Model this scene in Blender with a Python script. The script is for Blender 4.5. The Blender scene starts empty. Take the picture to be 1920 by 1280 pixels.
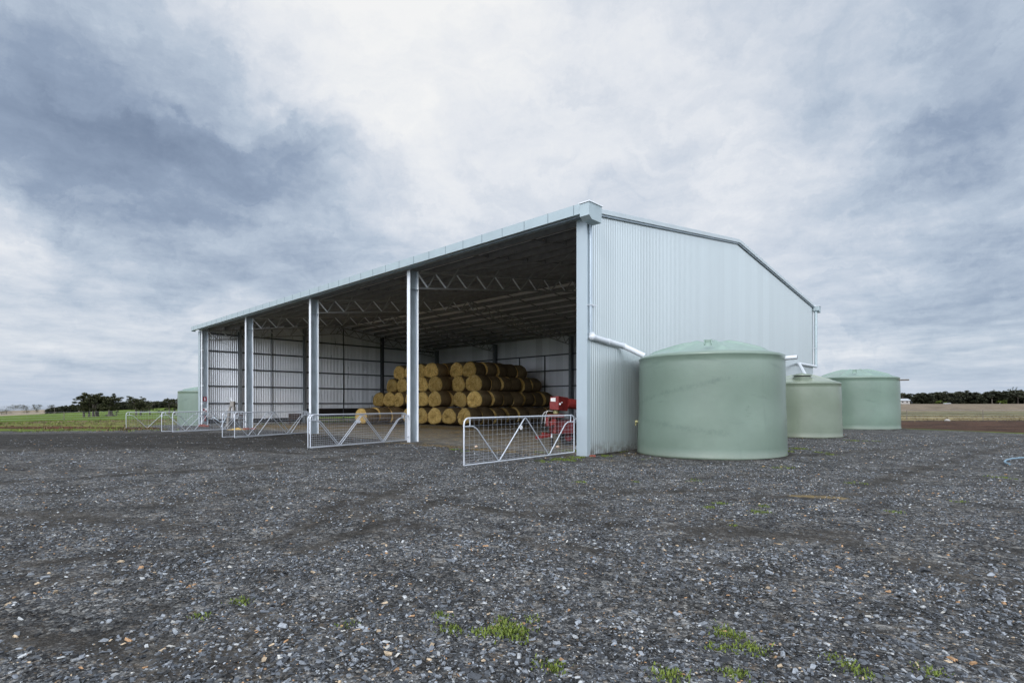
import bpy, bmesh, math, random
import numpy as np
from mathutils import Vector, Matrix, noise as mnoise
random.seed(7); RNG = np.random.default_rng(11)
S = bpy.context.scene
COL = S.collection
R = math.radians
# ------------------------------------------------------------------ camera
F = 1024.5; CX = 960.0; HY = 757.0; CH = 1.6          # focal length / horizon in photo pixels, eye height
CAM = (9.800, -13.329)
AX = (0.71806, -0.69598); AY = (0.69598, 0.71806)      # world x,y seen in camera (right, forward)
RIGHT = (AX[0], AY[0]); FWD = (AX[1], AY[1])
YAW = math.atan2(-FWD[0], FWD[1])
cd = bpy.data.cameras.new('camera'); cam = bpy.data.objects.new('camera', cd); COL.objects.link(cam)
cam.location = (CAM[0], CAM[1], CH); cam.rotation_euler = (R(90), 0, YAW)
cd.sensor_width = 36; cd.lens = 36 * F / 1920.0; cd.shift_y = (HY - 640) / 1920.0
cd.clip_end = 5000; cd.clip_start = 0.05
S.camera = cam
S.cycles.diffuse_bounces = 8; S.cycles.max_bounces = 14; S.cycles.glossy_bounces = 5
S.render.resolution_x = 1024; S.render.resolution_y = 682

# ------------------------------------------------------------------ light
SUN_EL, SUN_DIR = 34.0, (0.30, -0.95)                  # overcast: wide soft sun from behind the camera's right
vs = S.view_settings
vs.view_transform = 'Standard'; vs.look = 'None'; vs.gamma = 1; vs.use_curve_mapping = False; vs.exposure = 0.0
sl = bpy.data.lights.new('sun', 'SUN'); sl.energy = 1.35; sl.angle = R(16); sl.color = (1, .95, .88)
so = bpy.data.objects.new('sun', sl); COL.objects.link(so)
sd = Vector((SUN_DIR[0], SUN_DIR[1], 0)).normalized() * math.cos(R(SUN_EL)); sd.z = math.sin(R(SUN_EL))
so.rotation_euler = sd.to_track_quat('Z', 'Y').to_euler(); so.location = (20, -20, 30)


class NT:
    """small node-tree helper"""
    def __init__(s, tree):
        s.t = tree; tree.nodes.clear()
    def n(s, typ, **kw):
        nd = s.t.nodes.new(typ)
        for k, v in kw.items():
            if k.startswith('i_'):
                nd.inputs[k[2:].replace('_', ' ')].default_value = v
            else: setattr(nd, k, v)
        return nd
    def l(s, a, b): s.t.links.new(a, b)
    def m(s, op, a, b=None, clamp=False):
        nd = s.t.nodes.new('ShaderNodeMath'); nd.operation = op; nd.use_clamp = clamp
        for i, v in enumerate((a, b)):
            if v is None: continue
            if isinstance(v, (int, float)): nd.inputs[i].default_value = v
            else: s.l(v, nd.inputs[i])
        return nd.outputs[0]
    def vm(s, op, a, b=None, out=0):
        nd = s.t.nodes.new('ShaderNodeVectorMath'); nd.operation = op
        for i, v in enumerate((a, b)):
            if v is None: continue
            if isinstance(v, (tuple, list)): nd.inputs[i].default_value = v
            else: s.l(v, nd.inputs[i])
        return nd.outputs[out]
    def mix(s, f, a, b, typ='MIX'):
        nd = s.t.nodes.new('ShaderNodeMix'); nd.data_type = 'RGBA'; nd.blend_type = typ
        for k, v in ((0, f), (6, a), (7, b)):
            if isinstance(v, (int, float)): nd.inputs[k].default_value = v
            elif isinstance(v, (tuple, list)): nd.inputs[k].default_value = (*v[:3], 1)
            else: s.l(v, nd.inputs[k])
        return nd.outputs[2]
    def noise(s, vec, scale, detail=4, rough=.55, dist=0.0):
        nd = s.n('ShaderNodeTexNoise'); nd.inputs['Scale'].default_value = scale
        nd.inputs['Detail'].default_value = detail; nd.inputs['Roughness'].default_value = rough
        nd.inputs['Distortion'].default_value = dist
        if vec is not None: s.l(vec, nd.inputs['Vector'])
        return nd.outputs['Fac']
    def ramp(s, fac, stops, interp='LINEAR'):
        nd = s.n('ShaderNodeValToRGB'); nd.color_ramp.interpolation = interp
        els = nd.color_ramp.elements
        while len(els) < len(stops): els.new(.5)
        for e, (p, c) in zip(els, stops):
            e.position = p; e.color = (*c, 1) if len(c) == 3 else c
        s.l(fac, nd.inputs[0]); return nd.outputs[0]
    def maprange(s, v, a, b, c=0.0, d=1.0, smooth=True):
        nd = s.n('ShaderNodeMapRange'); nd.interpolation_type = 'SMOOTHSTEP' if smooth else 'LINEAR'
        s.l(v, nd.inputs[0])
        for i, x in enumerate((a, b, c, d)): nd.inputs[i + 1].default_value = x
        return nd.outputs[0]


def ray(px, py):
    a = (px - CX) / F; c = (HY - py) / F
    return Vector((a * RIGHT[0] + FWD[0], a * RIGHT[1] + FWD[1], c))

# ------------------------------------------------------------------ sky
W = bpy.data.worlds.new('World'); S.world = W; W.use_nodes = True
w = NT(W.node_tree)
sky = w.n('ShaderNodeTexSky'); sky.sky_type = 'NISHITA'; sky.sun_disc = False
sky.sun_elevation = R(SUN_EL); sky.sun_rotation = math.atan2(SUN_DIR[0], SUN_DIR[1])
tc = w.n('ShaderNodeTexCoord').outputs['Generated']
rot = w.n('ShaderNodeVectorRotate'); rot.rotation_type = 'Z_AXIS'; w.l(tc, rot.inputs['Vector']); rot.inputs['Angle'].default_value = -YAW
d = rot.outputs[0]                                     # x right, y forward, z up
sep = w.n('ShaderNodeSeparateXYZ'); w.l(d, sep.inputs[0])
zz = w.m('MAXIMUM', sep.outputs[2], 0.0)
den = w.m('ADD', zz, .10)
cmb = w.n('ShaderNodeCombineXYZ'); w.l(w.m('DIVIDE', sep.outputs[0], den), cmb.inputs[0]); w.l(w.m('DIVIDE', sep.outputs[1], den), cmb.inputs[1])
pl = cmb.outputs[0]
wn = w.n('ShaderNodeTexNoise'); wn.inputs['Scale'].default_value = 3.4; wn.inputs['Detail'].default_value = 9; wn.inputs['Roughness'].default_value = .62; w.l(d, wn.inputs['Vector'])
warp = w.vm('SCALE', w.vm('SUBTRACT', wn.outputs['Color'], (.5, .5, .5)));
warp.node.inputs['Scale'].default_value = .42
dw = w.vm('NORMALIZE', w.vm('ADD', d, warp))
def sdir(px, py):
    v = Vector(((px - CX) / F, 1.0, (HY - py) / F)).normalized(); return tuple(v)
BLOBS = [  # px, py, width (deg), weight
    (60, 120, 9, -.14), (250, 200, 8, -.18), (430, 290, 7, -.20), (200, 345, 5, -.17), (590, 370, 5, -.15), (330, 400, 4, -.10), (60, 30, 8, -.06),
    (720, 40, 10, .30), (640, -20, 10, .14), (1480, 225, 7, .13), (1290, 330, 8, .06), (400, 60, 7, .06),
    (45, 375, 4, .22), (300, 480, 8, .10), (90, 450, 7, .10), (120, 545, 5, -.14), (330, 560, 4, -.07),
    (1860, 300, 6, -.16), (1760, 40, 10, -.10), (1480, 60, 7, -.10), (1600, 415, 6, -.09), (1750, 520, 7, -.11),
    (1500, 445, 4, .13), (1870, 560, 5, -.1), (1750, 600, 4, .10), (1100, 400, 12, .05), (200, 640, 7, .04), (300, 720, 8, -.06)]
val = None
for px, py, wd, wt in BLOBS:
    dt = w.vm('DOT_PRODUCT', dw, sdir(px, py), out=1)
    k = 1.0 / (R(wd) ** 2)
    g = w.m('MULTIPLY', w.m('EXPONENT', w.m('MULTIPLY', w.m('SUBTRACT', dt, 1.0), k)), wt)
    val = g if val is None else w.m('ADD', val, g)
n1 = w.noise(w.vm('ADD', pl, (3.7, 1.3, 0)), .85, 12, .60, .35); n2 = w.noise(pl, 3.4, 10, .62, .2)
dstr = w.vm('MULTIPLY', dw, (1.0, 1.0, 2.6)); n3 = w.noise(dstr, 3.2, 9, .62, .3)
val = w.m('ADD', val, w.m('MULTIPLY', w.m('SUBTRACT', n1, .5), .74))
val = w.m('ADD', val, w.m('MULTIPLY', w.m('SUBTRACT', n2, .5), .34))
val = w.m('ADD', val, w.m('MULTIPLY', w.m('SUBTRACT', n3, .5), .72))
val = w.m('ADD', val, .64)
cl = w.ramp(val, [(0.0, (.17, .225, .33)), (.3, (.30, .375, .50)), (.5, (.49, .57, .68)), (.62, (.62, .68, .77)), (.8, (.80, .83, .88)), (1.0, (.94, .945, .945))])
hz = w.maprange(sep.outputs[2], 0.0, .09, .60, 0.0)
cl = w.mix(hz, cl, (.47, .56, .71))
below = w.maprange(sep.outputs[2], -.02, 0.0, 1.0, 0.0)
cl = w.mix(below, cl, (.10, .11, .12))
# an overcast dome is brightest overhead; sky behind the viewer boosted as fill
zen = w.maprange(sep.outputs[2], .60, .95, 0.0, 1.4)
beh = w.m('MULTIPLY', w.maprange(sep.outputs[1], .15, -.6, 0.0, 1.0), w.maprange(sep.outputs[2], .0, .14, 0.7, 2.3))
cl10 = w.vm('SCALE', cl); w.l(w.m('MULTIPLY', w.m('ADD', w.m('MAXIMUM', zen, beh), 1.0), 10.0), cl10.node.inputs['Scale'])
SKYK = 1.0
tot = w.mix(.94, sky.outputs[0], cl10)
bg = w.n('ShaderNodeBackground'); bg.inputs['Strength'].default_value = .1 * SKYK; w.l(tot, bg.inputs['Color'])
wo = w.n('ShaderNodeOutputWorld'); w.l(bg.outputs[0], wo.inputs[0])


# ------------------------------------------------------------------ object helpers
def tag(o, label=None, cat=None, group=None, kind=None):
    if label: o['label'] = label
    if cat: o['category'] = cat
    if group: o['group'] = group
    if kind: o['kind'] = kind
    return o
def link(o, parent=None):
    COL.objects.link(o)
    if parent is not None: o.parent = parent
    return o
def empty(name, loc=(0, 0, 0), rz=0.0, **kw):
    o = bpy.data.objects.new(name, None); link(o); o.location = loc; o.rotation_euler = (0, 0, rz)
    o.empty_display_size = .3
    return tag(o, **kw)
def copy_tree(o, parent=None):
    c = o.copy(); COL.objects.link(c)
    if parent is not None: c.parent = parent
    for ch in [x for x in bpy.data.objects if x.parent == o]: copy_tree(ch, c)
    return c

class MB:
    def __init__(s): s.v = []; s.f = []; s.mi = []; s.sm = []; s.cur = 0
    def add(s, vs_, fs, smooth=False):
        b = len(s.v); s.v += [tuple(p) for p in vs_]
        for f in fs: s.f.append([i + b for i in f]); s.mi.append(s.cur); s.sm.append(smooth)
        return s
    def box(s, x0, x1, y0, y1, z0, z1):
        p = [(x0, y0, z0), (x1, y0, z0), (x1, y1, z0), (x0, y1, z0), (x0, y0, z1), (x1, y0, z1), (x1, y1, z1), (x0, y1, z1)]
        return s.add(p, [(0, 3, 2, 1), (4, 5, 6, 7), (0, 1, 5, 4), (1, 2, 6, 5), (2, 3, 7, 6), (3, 0, 4, 7)])
    def bar(s, a, b, wx, wz, up=(0, 0, 1)):
        a, b = Vector(a), Vector(b); t = (b - a).normalized(); u = Vector(up)
        if abs(t.dot(u)) > .99: u = Vector((1, 0, 0))
        sx = t.cross(u).normalized(); sz = sx.cross(t).normalized()
        p = []
        for c in (a, b):
            for i, j in ((-1, -1), (1, -1), (1, 1), (-1, 1)): p.append(c + sx * (i * wx / 2) + sz * (j * wz / 2))
        return s.add(p, [(3, 2, 1, 0), (4, 5, 6, 7), (0, 1, 5, 4), (1, 2, 6, 5), (2, 3, 7, 6), (3, 0, 4, 7)])
    def tube(s, pts, r, n=8, cap=True):
        pts = [Vector(p) for p in pts]; m = len(pts)
        rs = r if isinstance(r, (list, tuple)) else [r] * m
        rings = []; prev = None
        for i, p in enumerate(pts):
            t = (pts[min(i + 1, m - 1)] - pts[max(i - 1, 0)]).normalized()
            if prev is None:
                u = Vector((0, 0, 1)) if abs(t.z) < .9 else Vector((1, 0, 0)); x = t.cross(u).normalized()
            else:
                x = (prev - t * prev.dot(t)); x = x.normalized() if x.length > 1e-6 else t.orthogonal().normalized()
            prev = x; y = t.cross(x)
            k = 1.0
            if 0 < i < m - 1:
                c = (pts[i] - pts[i - 1]).normalized().dot((pts[i + 1] - pts[i]).normalized()); k = 1 / max(.5, math.sqrt(max(0, (1 + c) / 2)))
            rings.append([p + (x * math.cos(2 * math.pi * j / n) * k + y * math.sin(2 * math.pi * j / n)) * rs[i] for j in range(n)])
        vs_ = [q for rg in rings for q in rg]; fs = []
        for i in range(m - 1):
            for j in range(n): fs.append((i * n + j, i * n + (j + 1) % n, (i + 1) * n + (j + 1) % n, (i + 1) * n + j))
        s.add(vs_, fs, True)
        if cap:
            s.add(rings[0][::-1], [tuple(range(n))]); s.add(rings[-1], [tuple(range(n))])
        return s
    def ball(s, c, r, n=10, sc=(1, 1, 1)):
        vs_ = []; fs = []
        for i in range(n + 1):
            th = math.pi * i / n
            for j in range(n * 2):
                ph = math.pi * j / n
                vs_.append((c[0] + r * sc[0] * math.sin(th) * math.cos(ph), c[1] + r * sc[1] * math.sin(th) * math.sin(ph), c[2] + r * sc[2] * math.cos(th)))
        for i in range(n):
            for j in range(n * 2): fs.append((i * 2 * n + j, (i + 1) * 2 * n + j, (i + 1) * 2 * n + (j + 1) % (2 * n), i * 2 * n + (j + 1) % (2 * n)))
        return s.add(vs_, fs, True)
    def prism(s, prof, axis_pts):
        """closed 2D profile [(y,z)...] swept from x0 to x1"""
        x0, x1 = axis_pts; n = len(prof)
        vs_ = [(x0, y, z) for y, z in prof] + [(x1, y, z) for y, z in prof]
        fs = [tuple(range(n))[::-1], tuple(range(n, 2 * n))] + [(i, (i + 1) % n, n + (i + 1) % n, n + i) for i in range(n)]
        return s.add(vs_, fs)
    def build(s, name, mats, parent=None, bevel=0):
        me = bpy.data.meshes.new(name); me.from_pydata(s.v, [], s.f); me.update()
        if not isinstance(mats, (list, tuple)): mats = [mats]
        for m in mats: me.materials.append(m)
        me.polygons.foreach_set('material_index', s.mi); me.polygons.foreach_set('use_smooth', s.sm)
        o = bpy.data.objects.new(name, me); link(o, parent)
        if bevel:
            md = o.modifiers.new('bevel', 'BEVEL'); md.width = bevel; md.segments = 2; md.limit_method = 'ANGLE'
        return o
def np_mesh(name, V, Fq, mats, parent=None, cols=None, smooth=False):
    """V (n,3), Fq (m,k) faces all of k corners, cols (n,3) point colours"""
    me = bpy.data.meshes.new(name); n, m, k = len(V), len(Fq), Fq.shape[1]
    me.vertices.add(n); me.vertices.foreach_set('co', V.astype(np.float32).ravel())
    me.loops.add(m * k); me.loops.foreach_set('vertex_index', Fq.astype(np.int32).ravel())
    me.polygons.add(m); me.polygons.foreach_set('loop_start', np.arange(0, m * k, k, dtype=np.int32))
    try: me.polygons.foreach_set('loop_total', np.full(m, k, dtype=np.int32))
    except Exception: pass
    me.polygons.foreach_set('use_smooth', np.full(m, smooth))
    me.update(calc_edges=True); me.validate()
    if cols is not None:
        for nm, c in cols.items():
            a = me.color_attributes.new(nm, 'FLOAT_COLOR', 'POINT')
            c4 = np.ones((n, 4), np.float32); c4[:, :3] = c; a.data.foreach_set('color', c4.ravel())
    for mt in (mats if isinstance(mats, (list, tuple)) else [mats]): me.materials.append(mt)
    o = bpy.data.objects.new(name, me); link(o, parent); return o

# ------------------------------------------------------------------ materials
M = {}
def mat(name):
    m = bpy.data.materials.new(name); m.use_nodes = True; t = NT(m.node_tree)
    b = t.n('ShaderNodeBsdfPrincipled'); o = t.n('ShaderNodeOutputMaterial'); t.l(b.outputs[0], o.inputs[0])
    M[name] = m; return t, b
def bump(t, b, h, strength=.3, dist=.02):
    bp = t.n('ShaderNodeBump'); bp.inputs['Strength'].default_value = strength; bp.inputs['Distance'].default_value = dist
    t.l(h, bp.inputs['Height']); t.l(bp.outputs[0], b.inputs['Normal'])
def objco(t): return t.n('ShaderNodeTexCoord').outputs['Object']
def stretch(t, v, sx, sy, sz): return t.vm('MULTIPLY', v, (sx, sy, sz))
def simple(name, c, rough=.6, metal=0.0, var=.12, scale=6.0, bumpk=0.0, st=(1, 1, 1), spec=.5, c2=None):
    t, b = mat(name); co = stretch(t, objco(t), *st)
    nf = t.noise(co, scale, 6, .6)
    lo = tuple(x * (1 - var) for x in c); hi = c2 if c2 else tuple(min(1, x * (1 + var)) for x in c)
    t.l(t.ramp(nf, [(.3, lo), (.7, hi)]), b.inputs['Base Color'])
    b.inputs['Roughness'].default_value = rough; b.inputs['Metallic'].default_value = metal
    b.inputs['Specular IOR Level'].default_value = spec
    t.l(t.maprange(nf, .3, .7, rough * .85, min(1, rough * 1.15)), b.inputs['Roughness'])
    if bumpk: bump(t, b, t.noise(co, scale * 6, 4), bumpk, .01)
    return M[name]

def sheet_mat(name, axis, c, metal=.45, rough=.38, tone=.10):
    """roll-formed sheet: each cover-width sheet has its own faint tone"""
    t, b = mat(name); co = objco(t)
    sp = t.n('ShaderNodeSeparateXYZ'); t.l(co, sp.inputs[0])
    u = sp.outputs[axis]
    cell = t.m('FLOOR', t.m('DIVIDE', u, .762))
    wn_ = t.n('ShaderNodeTexWhiteNoise'); wn_.noise_dimensions = '1D'; t.l(cell, wn_.inputs['W'])
    st = [1.2, 1.2, 1.2]; st[2] = .12
    nf = t.noise(stretch(t, co, *st), 3.0, 5, .6)
    v = t.m('ADD', t.m('MULTIPLY', wn_.outputs['Value'], tone), t.m('MULTIPLY', nf, .14))
    v = t.m('ADD', v, 1 - tone / 2 - .07)
    col = t.vm('SCALE', t.mix(0, c, c)); t.l(v, col.node.inputs['Scale'])
    mud = t.m('MULTIPLY', t.maprange(sp.outputs[2], .06, .55, .8, 0), t.maprange(t.noise(co, 5, 6, .7), .35, .65))
    t.l(t.mix(mud, col, (.16, .14, .115)), b.inputs['Base Color'])
    b.inputs['Metallic'].default_value = metal
    t.l(t.m('ADD', t.m('MULTIPLY', nf, .22), rough - .1), b.inputs['Roughness'])
    # screw rows every girt
    return M[name]
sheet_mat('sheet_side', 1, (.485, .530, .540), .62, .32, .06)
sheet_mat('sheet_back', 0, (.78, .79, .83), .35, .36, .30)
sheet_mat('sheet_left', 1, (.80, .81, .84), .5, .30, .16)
sheet_mat('sheet_roof', 0, (.95, .95, .94), .0, .5, .06)
simple('flashing', (.46, .53, .57), .42, .4, .05, 1.5, 0, (1, 1, .3))
simple('barge_metal', (.56, .62, .65), .42, .3, .04, 2.0)
simple('gutter_metal', (.44, .52, .55), .40, .35, .06, 2.0)
simple('gutter_seam', (.12, .16, .19), .5, .3)
simple('galv', (.40, .46, .51), .42, .55, .18, 5.0, 0, (1, 1, .25))
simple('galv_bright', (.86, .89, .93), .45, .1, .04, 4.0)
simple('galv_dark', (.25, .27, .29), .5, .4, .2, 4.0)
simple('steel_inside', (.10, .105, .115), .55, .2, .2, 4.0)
simple('steel_purlin', (.25, .25, .25), .5, .2, .2, 4.0)
simple('steel_truss', (.38, .38, .38), .5, .15, .2, 4.0)
simple('tube_white', (.58, .61, .66), .38, .4, .08, 14.0)
simple('wire', (.50, .53, .58), .4, .4)
simple('pvc', (.60, .63, .67), .35, 0, .04, 3.0)
simple('red_paint', (.17, .016, .016), .5, 0, .3, 6.0, 0, (1, 1, 1), .4, (.27, .035, .030))
simple('red_dark', (.12, .012, .015), .5, 0, .25, 6.0)
simple('white_label', (.75, .74, .72), .5)
simple('black_rubber', (.018, .018, .02), .6)
simple('rust_dark', (.035, .022, .018), .8, 0, .5, 9.0)
simple('brass', (.35, .33, .16), .5, .3)
simple('old_steel', (.27, .25, .23), .6, .3, .4, 12.0)
simple('brick', (.22, .065, .045), .85, 0, .3, 20.0, .3)
simple('concrete', (.09, .088, .085), .9, 0, .2, 8.0, .4)
simple('panel_dark', (.022, .017, .014), .75, 0, .3, 4.0)
simple('pale_stone', (.55, .42, .32), .85, 0, .2, 12.0, .4)
simple('blue_poly', (.15, .25, .33), .4, 0, .1, 5.0)
simple('bark', (.10, .085, .07), .9, 0, .4, 5.0, .5, (1, 1, .3))
simple('timber', (.16, .14, .12), .9, 0, .3, 8.0, .3)
simple('house_white', (.34, .32, .30), .6)
simple('roof_pale', (.36, .38, .40), .5, .1)
simple('grain', (.55, .36, .10), .9, 0, .25, 40.0, .5)
simple('sign_red', (.26, .012, .03), .45, 0, .05)
simple('sign_white', (.78, .78, .80), .5, 0, .03)

def leafmat(name, c1, c2):
    t, b = mat(name)
    at = t.n('ShaderNodeAttribute'); at.attribute_name = 'tone'
    co = objco(t)
    col = t.mix(at.outputs['Fac'], c1, c2)
    t.l(col, b.inputs['Base Color']); b.inputs['Roughness'].default_value = .7
    b.inputs['Specular IOR Level'].default_value = .25
leafmat('leaf', (.026, .032, .015), (.11, .11, .05))
leafmat('leaf_far', (.026, .031, .020), (.080, .083, .048))
leafmat('grass_blade', (.055, .085, .014), (.18, .225, .045))
leafmat('dry_blade', (.06, .042, .024), (.22, .17, .09))
leafmat('straw_blade', (.20, .13, .05), (.42, .30, .12))

def tank_mat(name, c, c_scuff, seed, streaks=()):
    t, b = mat(name); co = objco(t)
    off = t.vm('ADD', co, (seed, seed * 2, seed))
    big = t.noise(off, .9, 5, .6)
    scr = t.noise(stretch(t, t.n('ShaderNodeVectorRotate', rotation_type='X_AXIS', i_Angle=.25).outputs[0], .5, .5, 4.0), 1.1, 7, .65)
    rotn = scr.node.inputs['Vector'].links[0].from_node.inputs[0].links[0].from_node
    t.l(off, rotn.inputs['Vector'])
    vert = t.noise(stretch(t, off, 3.0, 3.0, .25), 1.6, 5, .6)
    base = t.ramp(big, [(.3, tuple(x * .90 for x in c)), (.72, tuple(x * 1.08 for x in c))])
    base = t.mix(t.maprange(scr, .60, .74, 0, .50), base, c_scuff)
    base = t.mix(t.maprange(vert, .6, .78, 0, .22), base, c_scuff)
    sp_ = t.n('ShaderNodeSeparateXYZ'); t.l(co, sp_.inputs[0])
    if streaks:                                            # long rubbed scuffs from handling
        aa = t.m('ADD', t.m('ARCTAN2', sp_.outputs[1], sp_.outputs[0]), 1.149)
        for (u0, z0, u1, z1) in streaks:
            tt = t.m('DIVIDE', t.m('SUBTRACT', aa, u0), (u1 - u0) if abs(u1 - u0) > .05 else .05)
            ttc = t.m('MINIMUM', t.m('MAXIMUM', tt, 0.0), 1.0)
            dz = t.m('ABSOLUTE', t.m('SUBTRACT', sp_.outputs[2], t.m('ADD', t.m('MULTIPLY', ttc, z1 - z0), z0)))
            du = t.m('MULTIPLY', t.m('ABSOLUTE', t.m('SUBTRACT', tt, ttc)), 2.5 * abs(u1 - u0) + .2)
            dd = t.m('ADD', t.m('ADD', dz, du), t.m('MULTIPLY', t.m('SUBTRACT', t.noise(off, 5, 5, .7), .5), .30))
            k_ = t.m('MULTIPLY', t.maprange(dd, .13, -.02, 0, .42), t.maprange(t.noise(off, 9, 5, .7), .35, .65, .25, 1))
            base = t.mix(k_, base, c_scuff)
    dn = t.noise(stretch(t, off, 6, 6, 1.5), 1.4, 5, .7)
    dust = t.m('MULTIPLY', t.maprange(sp_.outputs[2], .0, .30, .4, 0), dn)   # mud splashed up from the gravel
    base = t.mix(dust, base, (.20, .17, .13))
    t.l(base, b.inputs['Base Color'])
    t.l(t.m('ADD', t.m('MULTIPLY', big, .25), .34), b.inputs['Roughness'])
    b.inputs['Specular IOR Level'].default_value = .6; b.inputs['Coat Weight'].default_value = .7; b.inputs['Coat Roughness'].default_value = .25
    bump(t, b, t.m('ADD', t.noise(off, 1.2, 3, .5), t.m('MULTIPLY', t.noise(off, 30, 3), .04)), .35, .06)
tank_mat('tank_green_top', (.185, .275, .225), (.12, .19, .15), 1.7)  # tops repeat the body plastic paler: sky light from above put into colour
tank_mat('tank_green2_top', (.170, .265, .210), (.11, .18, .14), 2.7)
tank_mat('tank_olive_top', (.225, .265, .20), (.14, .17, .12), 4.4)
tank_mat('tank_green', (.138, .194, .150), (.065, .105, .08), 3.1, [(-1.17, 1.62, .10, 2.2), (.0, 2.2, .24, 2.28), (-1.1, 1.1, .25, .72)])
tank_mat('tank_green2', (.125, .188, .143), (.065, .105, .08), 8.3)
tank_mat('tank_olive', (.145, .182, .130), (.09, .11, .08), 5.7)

def bale_mat(name, c1, c2, c3):
    t, b = mat(name); co = objco(t)
    info = t.n('ShaderNodeObjectInfo').outputs['Random']
    off = t.vm('ADD', co, t.vm('SCALE', (0, 0, 0))) if False else co
    sp = t.n('ShaderNodeSeparateXYZ'); t.l(co, sp.inputs[0])
    wob = t.noise(co, 3.5, 4, .6)
    rr = t.m('SQRT', t.m('ADD', t.m('POWER', sp.outputs[0], 2), t.m('POWER', sp.outputs[2], 2)))
    ang = t.m('ARCTAN2', sp.outputs[2], sp.outputs[0])
    cmb_ = t.n('ShaderNodeCombineXYZ'); t.l(t.m('ADD', t.m('MULTIPLY', rr, 16.0), t.m('MULTIPLY', wob, 7.0)), cmb_.inputs[0]); t.l(t.m('MULTIPLY', ang, 2.2), cmb_.inputs[1]); t.l(t.m('MULTIPLY', info, 50.0), cmb_.inputs[2])
    strands = t.noise(cmb_.outputs[0], 1.0, 6, .7)
    fib = t.noise(stretch(t, co, 9, 9, 9), 4.0, 6, .75)
    bl = t.noise(co, 2.4, 4, .6)
    v = t.m('ADD', t.m('MULTIPLY', strands, .50), t.m('ADD', t.m('MULTIPLY', fib, .3), t.m('MULTIPLY', bl, .2)))
    col = t.ramp(v, [(.36, c1), (.50, c2), (.64, c3)])
    vv = t.m('ADD', t.m('MULTIPLY', info, .55), .66)
    cs = t.vm('SCALE', col); t.l(vv, cs.node.inputs['Scale']); t.l(cs, b.inputs['Base Color'])
    b.inputs['Roughness'].default_value = .9; b.inputs['Specular IOR Level'].default_value = .15
    bump(t, b, t.m('ADD', strands, t.m('MULTIPLY', fib, .6)), 1.0, .05)
bale_mat('bale_end', (.26, .14, .04), (.80, .53, .17), (.97, .78, .38))
def side_mat():
    t, b = mat('bale_side'); co = objco(t)
    info = t.n('ShaderNodeObjectInfo').outputs['Random']
    wr = t.noise(stretch(t, co, 1.0, 26, 1.0), 1.6, 5, .65)
    fib = t.noise(co, 26, 5, .7); bl = t.noise(co, 1.7, 4, .6)
    v = t.m('ADD', t.m('MULTIPLY', wr, .45), t.m('ADD', t.m('MULTIPLY', fib, .3), t.m('MULTIPLY', bl, .25)))
    col = t.ramp(v, [(.35, (.10, .068, .036)), (.5, (.20, .14, .075)), (.66, (.34, .25, .13))])
    cs = t.vm('SCALE', col); t.l(t.m('ADD', t.m('MULTIPLY', info, .5), .75), cs.node.inputs['Scale']); t.l(cs, b.inputs['Base Color'])
    b.inputs['Roughness'].default_value = .85; b.inputs['Specular IOR Level'].default_value = .2
    bump(t, b, t.m('ADD', wr, fib), .8, .03)
side_mat()

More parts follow.
